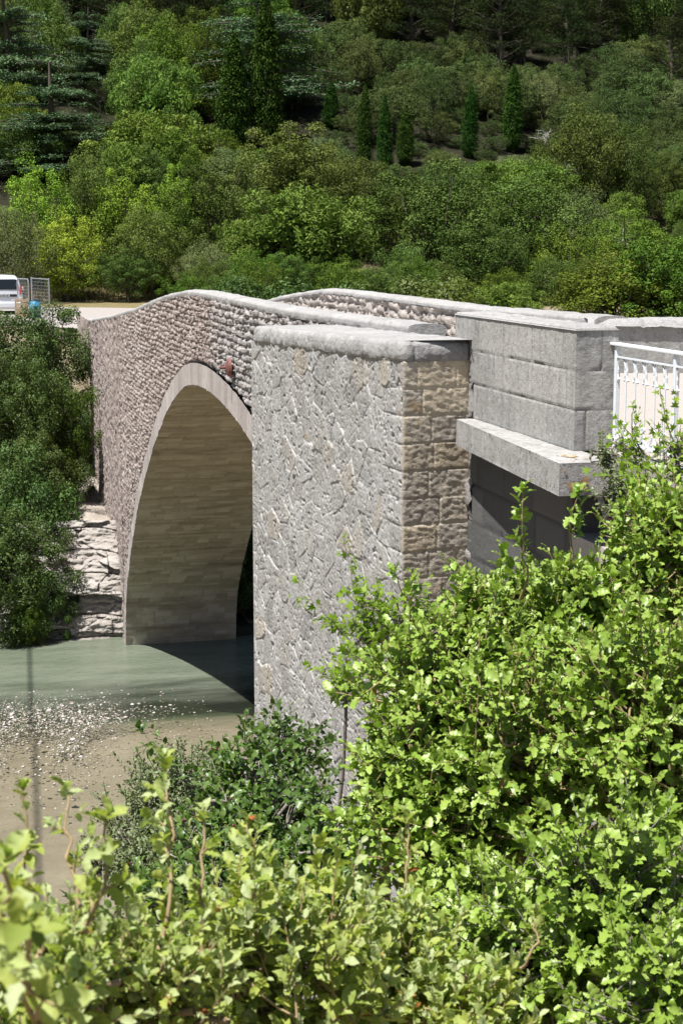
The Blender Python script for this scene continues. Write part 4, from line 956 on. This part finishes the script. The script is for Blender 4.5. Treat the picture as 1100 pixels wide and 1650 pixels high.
shrub('maple_sapling', 'young maple with small lobed leaves reaching up in front of the grey pier face', 'sapling',
      [blob(590,1010,5.6,70,60), blob(560,1090,5.5,60,60), blob(640,1000,5.6,70,50)],
      90, 'maple', .036, .18, 8, M['lf_maple'], M['greytwig'], (1.3, 5.5), seed=17, cols=(.4,.3), up=.4, stemr=.012,
      extra=[(590,1010,5.6,556,880,5.6,6,.9),(570,1040,5.6,486,945,5.6,5,.9),(590,1000,5.6,610,950,5.6,3,.9),(560,1100,5.5,500,1075,5.5,3,.8),(640,1000,5.6,560,960,5.5,3,.9)])
shrub('maple_sapling', 'thin maple sapling with long bare topped shoots in front of the white railing', 'sapling',
      [blob(1060,800,5.4,60,60), blob(1020,730,5.5,35,35), blob(1090,720,5.4,30,50)],
      80, 'maple', .034, .18, 8, M['lf_maple'], M['greytwig'], (3.0, 5.2), seed=18, cols=(.4,.4), up=.6, stemr=.012,
      extra=[(1040,740,5.5,1020,660,5.5,3,.9),(1090,760,5.4,1064,640,5.4,3,.8),(1050,760,5.5,1005,690,5.5,3,.8)])
shrub('phillyrea_bush', 'sparse grey olive coloured bush just right of the orange lichen ledge', 'shrub',
      [blob(1000,790,6.6,38,45), blob(975,735,6.7,22,22), blob(1030,820,6.5,35,30)],
      120, 'small', .022, .14, 14, M['lf_grey'], M['greytwig'], (3.3, 6.4), seed=19, cols=(.3,.3), up=.3, stemr=.012)

# trees ---------------------------------------------------------------------
def quads_leaves(rng, C, Rc, n, size, ratio, upb, lump=.5, norm_out=.6, dirb=None):
    """leaf quads around clump centres C with radii Rc (m,3)"""
    idx = rng.integers(0, len(C), n); d = unit(rng.normal(0,1,(n,3))); d[:,2] = np.abs(d[:,2])*np.where(rng.random(n) < .64, 1, -1)
    u = rng.random(n)**lump; P = C[idx] + d*Rc[idx]*u[:,None]
    Nn = unit(d*norm_out + rng.normal(0,.40,(n,3)) + np.array([0,0,upb]))
    a = unit(np.cross(Nn, rng.normal(0,1,(n,3)))) if dirb is None else unit(dirb(d, rng) - Nn*(dirb(d, rng)*Nn).sum(1, keepdims=True))
    b = np.cross(Nn, a); s = size*rng.uniform(.6,1.4,n)[:,None]
    V = np.stack([P - a*s*.5, P + b*s*ratio*.5, P + a*s*.5, P - b*s*ratio*.5], 1).reshape(-1,3)
    Q = np.arange(4*n).reshape(-1,4)
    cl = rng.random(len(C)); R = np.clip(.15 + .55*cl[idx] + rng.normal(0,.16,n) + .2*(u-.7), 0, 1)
    return V, Q, np.repeat(R, 4)
KINDS = {}; PROT = []
def make_tree(kind, seed, h=8.0, n=9000):
    rng = np.random.default_rng(seed); polys = []; rads = []
    C = []; Rc = []
    size, ratio, upb, lump, no, dirb = .105, .62, .05, .30, .8, None
    if kind in ('holm','green','yellow','olive','feather','scrub','bright'):
        cz = {'scrub': .45}.get(kind, .52)*h; rz = {'scrub': .45}.get(kind, .46)*h; rx = {'feather': .38, 'scrub': .50, 'yellow': .34, 'bright': .42}.get(kind, .45)*h
        m = {'scrub': 46, 'yellow': 54, 'feather': 54}.get(kind, 64)
        for i in range(m):
            zf = 1 - 2*(i+.5)/m; af = i*2.39996 + rng.normal(0,.25); d = np.array([cos(af)*(1-zf*zf)**.5, sin(af)*(1-zf*zf)**.5, zf])
            u = rng.uniform(.62, 1.0)*(1 + .22*(vn(np.array(d[0]*1.6+seed), np.array(d[1]*1.6+d[2]*1.3)) - .5)*2); c = np.array([0,0,cz]) + d*np.array([rx,rx,rz])*u
            C.append(c); q = h*rng.uniform(.05,.125); Rc.append([q, q, q*(1.0 if kind != 'feather' else 1.2)])
        polys.append(np.array([(0,0,-.4),(rng.normal()*.1,rng.normal()*.1,h*.2),(rng.normal()*.2,rng.normal()*.2,h*.5)])); rads.append([.028*h,.02*h,.01*h])
        for c in C[::2]: polys.append(bez((0,0,h*rng.uniform(.12,.35)), c, (0,0,-.05*h), 5, .02*h, rng)); rads.append(np.linspace(.009*h,.003*h,5))
        size = {'holm': .115, 'scrub': .14, 'bright': .16}.get(kind, .12)*h/8
        if kind == 'feather': ratio = .28; size = .26*h/8; dirb = lambda d, rng: d*.5 + np.array([0,0,.9]) + rng.normal(0,.4,d.shape)
        if kind == 'olive': ratio = .35
    elif kind == 'cypress':
        for z in np.linspace(.03, .985, 64):
            r = .10*h*(min(1, z*6)**.4)*(1 - z**2.6)**.85 + .006*h
            for k in range(6):
                a = k*1.047 + z*40 + rng.normal(0,.2); q = r*rng.uniform(.42,.74); C.append((cos(a)*q, sin(a)*q, z*h)); Rc.append([r*.42, r*.42, .035*h])
        polys.append(np.array([(0,0,-.3),(0,0,h*.5),(0,0,h*.95)])); rads.append([.02*h,.012*h,.003*h])
        size = .12*h/8; ratio = .4; upb = .0; no = .9; dirb = lambda d, rng: np.array([0,0,1.]) + rng.normal(0,.3,d.shape)
    elif kind == 'cedar':
        polys.append(np.array([(0,0,-.4),(0,0,h*.5),(.02*h,0,h)])); rads.append([.03*h,.02*h,.004*h])
        for z in np.sort(rng.uniform(.08, .97, 24)):
            nb = 5 if z < .8 else 4; L = .44*h*(1 - z)**.75 + .05*h
            for k in range(nb):
                a = rng.uniform(0,6.28); l = L*rng.uniform(.7,1.1); e = np.array([cos(a)*l, sin(a)*l, z*h - .10*l + .04*h]); b0_ = np.array([0,0,z*h])
                B_ = bez(b0_, e, (0,0,.10*l), 6); polys.append(B_); rads.append(np.linspace(.008*h,.002*h,6))
                for f in np.linspace(.3, 1, 6):
                    p = B_[min(5, int(f*5))]; C.append(p + rng.normal(0,.012*h,3)*(1,1,.3)); w_ = l*.20; Rc.append([w_, w_, .024*h])
        size = .22*h/12; ratio = .3; upb = .9; no = .2; lump = .6
    elif kind == 'pine':
        polys.append(np.array([(0,0,-.4),(.02*h,0,h*.35),(-.01*h,.01*h,h*.7),(0,0,h*.96)])); rads.append([.022*h,.018*h,.012*h,.004*h])
        for i in range(46):
            z = rng.uniform(.26, 1.0); l = h*.27*(1.15 - z)**.6*rng.uniform(.5,1.2); a = rng.uniform(0,6.28); e = np.array([cos(a)*l, sin(a)*l, z*h + .05*h]); b0_ = np.array([0,0,z*h-.04*h])
            polys.append(bez(b0_, e, (0,0,-.01*h), 4, .005*h, rng)); rads.append(np.linspace(.006*h,.002*h,4)); C.append(e); q = h*rng.uniform(.05,.095); Rc.append([q*1.3,q*1.3,q*.7])
        size = .24*h/9; ratio = .16; upb = .1; no = .3; dirb = lambda d, rng: d + np.array([0,0,.5]) + rng.normal(0,.5,d.shape)
    C = np.array(C, float); Rc = np.array(Rc, float)
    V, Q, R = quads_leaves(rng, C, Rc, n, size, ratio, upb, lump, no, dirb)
    if kind in ('holm','green','yellow','olive','feather','scrub','bright'):      # the shaded inside of the crown
        V2, Q2, R2 = quads_leaves(rng, np.array([[0,0,cz]]), np.array([[rx*.72, rx*.72, rz*.78]]), n//8, size*1.5, .7, 0, .5, .3, None)
        Q = np.concatenate([Q, Q2 + len(V)]); V = np.concatenate([V, V2]); R = np.concatenate([R, R2])
    crown = np_mesh(kind + '_crown', V, Q, {'rnd': R}, smooth=False)
    mats = {'holm':'t_holm','green':'t_green','yellow':'t_yellow','olive':'t_olive','feather':'t_feather','scrub':'t_scrub','cypress':'t_cypress','cedar':'t_cedar','pine':'t_pine','bright':'t_green'}
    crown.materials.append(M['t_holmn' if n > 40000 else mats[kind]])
    V, Q = tubes(polys, rads, 6); tr = np_mesh(kind + '_trunk', V, Q); tr.materials.append(M['bark'])
    w_ = np.percentile(np.abs(C[:,0]), 95) + float(np.median(Rc[:,0]))*(.8 if kind != 'cypress' else 1.2)
    top = float((C[:,2] + Rc[:,2]*.8).max())
    return crown, tr, top, w_
def kindset(k, nv, **kw): KINDS[k] = [make_tree(k.split('_')[0], 100 + hash_k(k) + i, **kw) for i in range(nv)]
def hash_k(k): return sum(ord(c)*(i+3) for i, c in enumerate(k)) % 997
kindset('holm', 4, n=26000); kindset('green', 2, n=22000); kindset('yellow', 2, n=17000); kindset('olive', 2, n=22000); kindset('feather', 2, n=18000)
kindset('scrub', 4, n=14000); kindset('cypress', 3, n=26000); kindset('cedar', 2, h=12., n=36000); kindset('pine', 3, h=9., n=12000); kindset('holm_near', 3, n=42000); kindset('bright', 2, n=20000)
NAMEOF = {'holm':('oak_tree','tree'),'green':('broadleaf_tree','tree'),'yellow':('broadleaf_tree','tree'),'olive':('olive_tree','tree'),'feather':('broadleaf_tree','tree'),'scrub':('hillside_shrub','shrub'),
          'cypress':('cypress_tree','tree'),'cedar':('cedar_tree','tree'),'pine':('pine_tree','tree'),'holm_near':('oak_tree','tree'),'bright':('broadleaf_tree','tree')}
cntr = [0]
def tree(kind, X, Y, z0, height, width, label, group=None, rz=None, name=None, var=None):
    crown, tr, top, w_ = KINDS[kind][(cntr[0] if var is None else var) % len(KINDS[kind])]; cntr[0] += 1
    nm, cat = NAMEOF[kind]
    r = empty(name or nm, (X, Y, z0), label, cat, group, rz if rz is not None else random.uniform(0, 6.28))
    sz = height/top; sx_ = (width/2)/w_
    r.scale = (sx_*random.uniform(.92, 1.08), sx_*random.uniform(.92, 1.08), sz)
    if kind != 'cypress': r.rotation_euler = (random.uniform(-.06, .06), random.uniform(-.06, .06), r.rotation_euler[2])
    else: r.rotation_euler = (random.uniform(-.025, .025), random.uniform(-.025, .025), r.rotation_euler[2])
    for n_, me in (('crown', crown), ('trunk', tr)):
        o = bpy.data.objects.new(n_, me); COL.objects.link(o); o.parent = r
    return r
def solve_Y(px, base):
    for Y_ in np.arange(104, 215, .5):
        q = atY(px, base, Y_)
        if float(gz(q[0], Y_)) > q[2]: return Y_
    return 214.
def tree_px(kind, px, top, wpx, Y, label, base=None, group=None, **kw):
    if kind == 'cypress': Y = solve_Y(px, base); PROT.append((px - wpx*.6, px + wpx*.6, Y + 6, base)); base = None
    if kind == 'cedar' and Y > 120: PROT.append((px - wpx*.38, px + wpx*.38, Y, max(150, top + 190)))
    p = atY(px, top, Y); D = np.linalg.norm(p - np.array([0,0,H])); z0 = float(gz(p[0], Y)) if base is None else atY(px, base, Y)[2]
    return tree(kind, p[0], Y, z0, max(1., p[2]-z0), wpx*D/F, label, group, **kw)

# far bank, left of the bridge
tree_px('holm_near', 62, 486, 175, 60.5, 'rounded dark evergreen oak at the road edge above the far bank, left of the bridge', base=700)
tree_px('holm_near', -5, 545, 150, 58.0, 'evergreen oak at the left edge of the picture beneath the parked van', base=790)
tree_px('holm_near', 55, 575, 150, 57.0, 'second evergreen oak down the far bank, below the rounded one at the road', base=800)
tree_px('green', 105, 602, 100, 57.0, 'slim leafy tree with a bare leaning trunk touching the bridge wall', base=830, name='slender_tree')
tree_px('holm_near', 45, 715, 220, 53.6, 'big dark oak leaning over the far water edge', base=1060)
tree_px('holm_near', -5, 820, 210, 51.4, 'shaded oak hanging low over the water at the left edge of the picture', base=1085)
tree_px('holm_near', 62, 905, 120, 51.2, 'round dark bush touching the water below the big leaning oak', base=1075, name='bush')
tree_px('holm_near', 80, 830, 130, 52.6, 'dense dark bush at the rock face beside the water', base=1075, name='bush')
tree_px('holm_near', 50, 690, 150, 55.5, 'shaded oak between the upper and lower crowns on the far bank', base=900)
tree_px('green', 45, 955, 60, 50.2, 'small yellow green bush trailing into the river', base=1052, name='bush')
# edge of the wood behind the road, left to right
rowA = [('olive',22,335,125,94.5,'grey green olive tree behind the white van'),
 ('yellow',55,245,120,101.5,'light yellow green tree at the left edge of the wood'),
 ('holm',140,238,115,103.5,'tall dark oak above the dry verge left of the road'),
 ('yellow',105,330,110,96.5,'small bright tree with bare stems behind the fence panels'),
 ('yellow',190,270,120,102.5,'yellow green tree in a gap between two dark oaks'),
 ('holm',245,330,120,97.5,'dark oak at the verge just left of the bridge top'),
 ('yellow',285,262,105,103.5,'pale green tree above and left of the bridge crown'),
 ('holm',205,400,90,95.5,'low dark oak casting shadow on the dry verge'),
 ('holm',345,255,150,102.5,'broad dark oak behind the bridge crown'),
 ('olive',330,385,110,92.5,'grey green bush directly behind the bridge crown'),
 ('feather',490,292,225,94.5,'wide feathery mid green tree in the centre behind the right parapet'),
 ('holm',475,195,190,111.5,'glossy dark oak below the two tall cypresses'),
 ('feather',395,345,110,95.5,'feathery green tree left of the wide central one'),
 ('green',425,400,130,90.5,'fresh green bush behind the left parapet with a few red leaves'),
 ('holm',565,250,150,107.5,'dark oak left of the large grey green oak crown'),
 ('holm',700,258,230,95.5,'large grey green oak with a lumpy crown right of centre'),
 ('holm',830,262,230,99.5,'second large grey green oak right of centre, under the right cypress'),
 ('holm',650,385,120,89.5,'low oak crown just above the parapet right of centre'),
 ('holm',780,360,190,91.5,'oak with a rounded crown above the ashlar block'),
 ('olive',925,300,170,99.5,'pale greyish tree with bare twigs at the right side of the wood'),
 ('green',1020,335,180,93.5,'leafy green tree near the right edge of the picture'),
 ('green',910,360,150,89.5,'mid green tree behind the ashlar block'),
 ('feather',730,448,130,82,'low light green rounded bush behind the parapet, left of the ashlar block'),
 ('feather',815,455,120,80,'low light green rounded bush behind the top of the ashlar block'),
 ('bright',985,405,200,70,'vivid green broadleaf tree above the splayed parapet'),
 ('bright',1085,380,180,68,'vivid green broadleaf tree cut by the right edge of the picture'),
 ('holm',615,430,90,90,'small dark oak behind the far end of the right parapet')]
for k_, px, top, wp, Y, lab in rowA: tree_px(k_, px, top, wp, Y, lab, base=(560 if Y < 90 else None))
rowB = [('cypress',375,52,58,242,'second tallest dark cypress, left one of the big pair'),('cypress',430,-14,62,238,'tallest dark cypress, right one of the big pair'),
 ('cypress',533,130,28,208,'small pale cypress nearest the tall pair'),('cypress',586,136,30,280,'slim cypress, first of the three standing close together'),
 ('cypress',621,154,32,292,'slim cypress, middle one of the three standing close together'),('cypress',653,170,32,268,'shortest slim cypress of the three standing close together'),
 ('cypress',757,138,34,255,'slim cypress standing alone right of centre'),('cypress',827,105,34,246,'tallest of the small cypresses, furthest right on the slope'),
 ('cedar',425,-40,200,142,'big blue green cedar behind the tall cypress pair'),('cedar',15,-60,130,138,'blue green cedar in the top left corner'),
 ('cedar',85,140,190,126,'pale green cedar with layered branches on the left of the wood'),('cedar',135,20,90,146,'narrow green conifer near the top left'),
 ('feather',245,182,190,122,'bright feathery green tree left of the tall cypresses'),('yellow',250,115,120,138,'olive yellow tree high on the left of the wood'),
 ('holm',200,60,130,150,'brownish green oak crown below the dark pines on the left'),('pine',160,130,70,130,'dark thin pine between the cedar and the feathery tree'),
 ('pine',1082,25,110,150,'bright green pine crown in the top right corner'),('green',795,120,60,150,'small fresh green tree just left of the furthest right cypress'),
 ('feather',205,230,120,115,'mid green feathery tree above the yellow trees'),('green',330,200,110,124,'green tree at the foot of the left tall cypress')]
for k_, px, top, wp, Y, lab in rowB: tree_px(k_, px, top, wp, Y, lab, base=(Y if k_ == 'cypress' else None))
for i_, px in enumerate(range(300, 1110, 42)):
    tree_px('holm' if i_ % 3 else 'green', px + random.uniform(-12, 12), random.uniform(405, 440), random.uniform(85, 120), random.uniform(84, 92), 'low bushy crown in the dark fringe directly behind the parapets of the bridge', base=520, group='fringe bushes behind the parapets', name='bush')
for px in range(85, 330, 34):
    tree_px('holm', px + random.uniform(-8, 8), random.uniform(395, 425), random.uniform(70, 95), random.uniform(99.5, 102), 'low dark bush along the shaded foot of the wood above the dry verge', group='bushes at the foot of the wood', name='bush')
for X_, Y_, h_ in ((10.6,52.2,5.5),(13.5,53,7),(11.5,56,8),(16.5,55,8),(9.6,51.3,3.5)):
    tree('holm_near', X_, Y_, float(gz(X_, Y_)), h_, h_*.95, 'dark oak on the far bank, glimpsed through the arch behind the bridge', 'oaks downstream of the bridge')
M['rock'] = stone_mat('pale_limestone', [(.30,.265,.23),(.38,.345,.31),(.44,.41,.375)], (.2,.2,.2), grain=14, bump=.9, dist=.05, big=.8)
def outcrop():
    u, w_ = np.meshgrid(np.linspace(0, 4.6, 200), np.linspace(0, 1, 170), indexing='ij')
    zz = Z(-12.75) + 3.9*w_; X = .55 + u; Yb = 50.75 + 1.9*w_**1.5 - .25*np.clip(u-3.6,0,1)
    wz = zz + .35*fbm(X*.7, X*0+2, 5, 3); lay = wz*1.55; fr = lay - np.floor(lay); stepd = .5*_h(np.floor(lay), np.floor(X*.35 + .6*_h(np.floor(lay), lay*0, 3)), 12)
    f1, f2, r = voro((X + .2*fbm(X*2, zz*2, 3))/1.1, (zz + .2*fbm(X*2, zz*2, 8))/.36, 31, .95)
    d = stepd + .22*(r-.5) + .5*fbm(X*.8, zz*.9, 6, 5) + .22*fbm(X*3.5, zz*9, 9, 5) - .05*(1-sstep(0,.06,f2-f1)) - .14*(1-sstep(0,.08,fr)) - .3*(zz < .35)*sstep(.2,.5,vn(X*1.1, X*0+4))
    P = np.stack([X, Yb - d, zz], -1)
    o = np_link('rock_outcrop', P, grid_faces(*u.shape), M['rock'], attrs={'rnd': np.clip(.5+.5*(r-.5)+fbm(X, zz, 2), 0, 1), 'mort': np.zeros_like(u)})
    tag(o, 'pale broken limestone ledges at the waterline left of the arch foot', 'rock')
outcrop()
# bleached dead bushes on the slope
for px, py, Y, s_, lab in ((885,215,128,1.1,'bleached dead bush on the slope below the furthest right cypress'),(920,275,118,1.1,'bare grey dead branches above the green trees on the right'),(1000,385,100,1.2,'pale dead twigs near the right edge of the wood')):
    p = atY(px, py+15, Y); rng = np.random.default_rng(int(px)); polys = []; rads = []
    for i in range(26):
        d = unit(rng.normal(0,1,3)*(1,1,.5) + (0,0,.6)); L_ = s_*rng.uniform(.6,1.3); b_ = bez(p, p + d*L_, rng.normal(0,.15,3), 6, .05, rng); polys.append(b_); rads.append(np.linspace(.05,.012,6))
        for j in range(4): q = b_[2+j%4]; polys.append(bez(q, q + unit(d + rng.normal(0,.7,3))*L_*.4, rng.normal(0,.05,3), 4)); rads.append(np.linspace(.02,.006,4))
    r = empty('dead_bush', tuple(p), lab, 'bush'); V, Q = tubes(polys, rads, 4); np_link('branches', V, Q, M['deadwood'], r)
# the wood on the hillside

FL = {'scrub':'low grey green evergreen shrub in the scrub covering the hillside','pine':'dark straight trunked pine in the stand along the top of the picture','holm':'dark evergreen oak among the crowded crowns of the hillside wood',
      'green':'mid green broadleaf crown among the crowded crowns of the hillside wood','olive':'grey green crown among the crowded crowns of the hillside wood','feather':'light feathery crown among the crowded crowns of the hillside wood'}
GR = {'scrub':'scrub bushes on the hillside','pine':'pines at the top of the slope','holm':'oaks of the hillside wood','green':'broadleaf trees of the hillside wood','olive':'grey green trees of the hillside wood','feather':'feathery trees of the hillside wood'}
Y = 103.
while Y < 205:
    wl = math.tan(YAW - .225)*Y; wr_ = math.tan(YAW + .225)*Y
    X = wl - 3 + RNG.uniform(0, 3)
    while X < wr_ + 4:
        xx_ = X + RNG.normal()*.8; y_ = Y + RNG.normal()*1.2; z0 = float(gz(xx_, y_)); px = 550 + F*math.tan(math.atan2(xx_, y_) - YAW)
        if y_ > 158 + 5*sin(xx_*.2):
            k_ = 'pine' if RNG.random() < .78 else 'holm'; hh = RNG.uniform(8, 12); ww = hh*.66; st = 4.4
        elif px > 470 and y_ > 116:
            k_ = 'scrub' if RNG.random() < .88 else 'olive'; hh = RNG.uniform(2.6, 5.4); ww = hh*RNG.uniform(.85,1.25); st = 3.1
        else:
            k_ = ['holm','holm','green','olive','feather'][RNG.integers(5)]; hh = RNG.uniform(5, 9.5) if y_ > 112 else RNG.uniform(3,4.5); ww = hh*RNG.uniform(.6,.85); st = 5.0
        for (pl_, ph_, yt_, pb_) in PROT:
            hw = ww/2*F/y_*.8
            if y_ < yt_ and px + hw > pl_ and px - hw < ph_:
                hh = max(.9, min(hh, H + y_*1.02*(396 - pb_)/F - z0))
        if hh > 1.2: tree(k_, xx_, y_, z0 - .1, hh, ww, FL[k_], GR[k_])
        X += st*RNG.uniform(.8, 1.25)
    Y += 3.6 if Y < 158 else 5.0
for px in range(560, 1110, 17):       # low scrub round the cypress feet
    for Yk in (124, 131, 138, 144):
        pj = px + random.uniform(-9, 9); Yj = Yk + random.uniform(-3, 3)
        if any(abs(pj - c_) < 16 and Yj < 141 for c_ in (586, 621, 653, 757, 827)) and Yj > 126: continue
        if random.random() < .35: continue
        p = atY(pj, 200, Yj); hh = random.uniform(1.0, 2.0); tree('scrub', p[0], Yj, float(gz(p[0], Yj)) - .1, hh, hh*1.6, FL['scrub'], GR['scrub'])
# dry grass on the verge
n = 26000; gxx = RNG.uniform(-2, 26, n); gyy = RNG.uniform(96.5, 104, n); hgt = RNG.uniform(.12, .45, n)*(.4 + vn(gxx*.5, gyy*.5, 9)); a_ = RNG.uniform(0, 6.28, n)
P0 = np.stack([gxx, gyy, gz(gxx, gyy) - .02], 1); sd = np.stack([np.cos(a_), np.sin(a_), 0*a_], 1)*.035; ln = np.stack([RNG.normal(0,.1,n), RNG.normal(0,.1,n), hgt], 1)
V = np.stack([P0 - sd, P0 + sd, P0 + ln], 1).reshape(-1,3)
M['drygrass'] = leaf_mat('dry_grass', [(.08,.09,.03),(.20,.165,.07),(.28,.23,.12)], .7, .3, (1.1,1.05,.8), objvar=0)
tag(np_link('dry_grass', V, np.arange(3*n).reshape(-1,3), M['drygrass'], attrs={'rnd': np.repeat(RNG.random(n),3)}, smooth=False), 'dry yellow grass along the verge of the road', 'grass', kind='stuff')
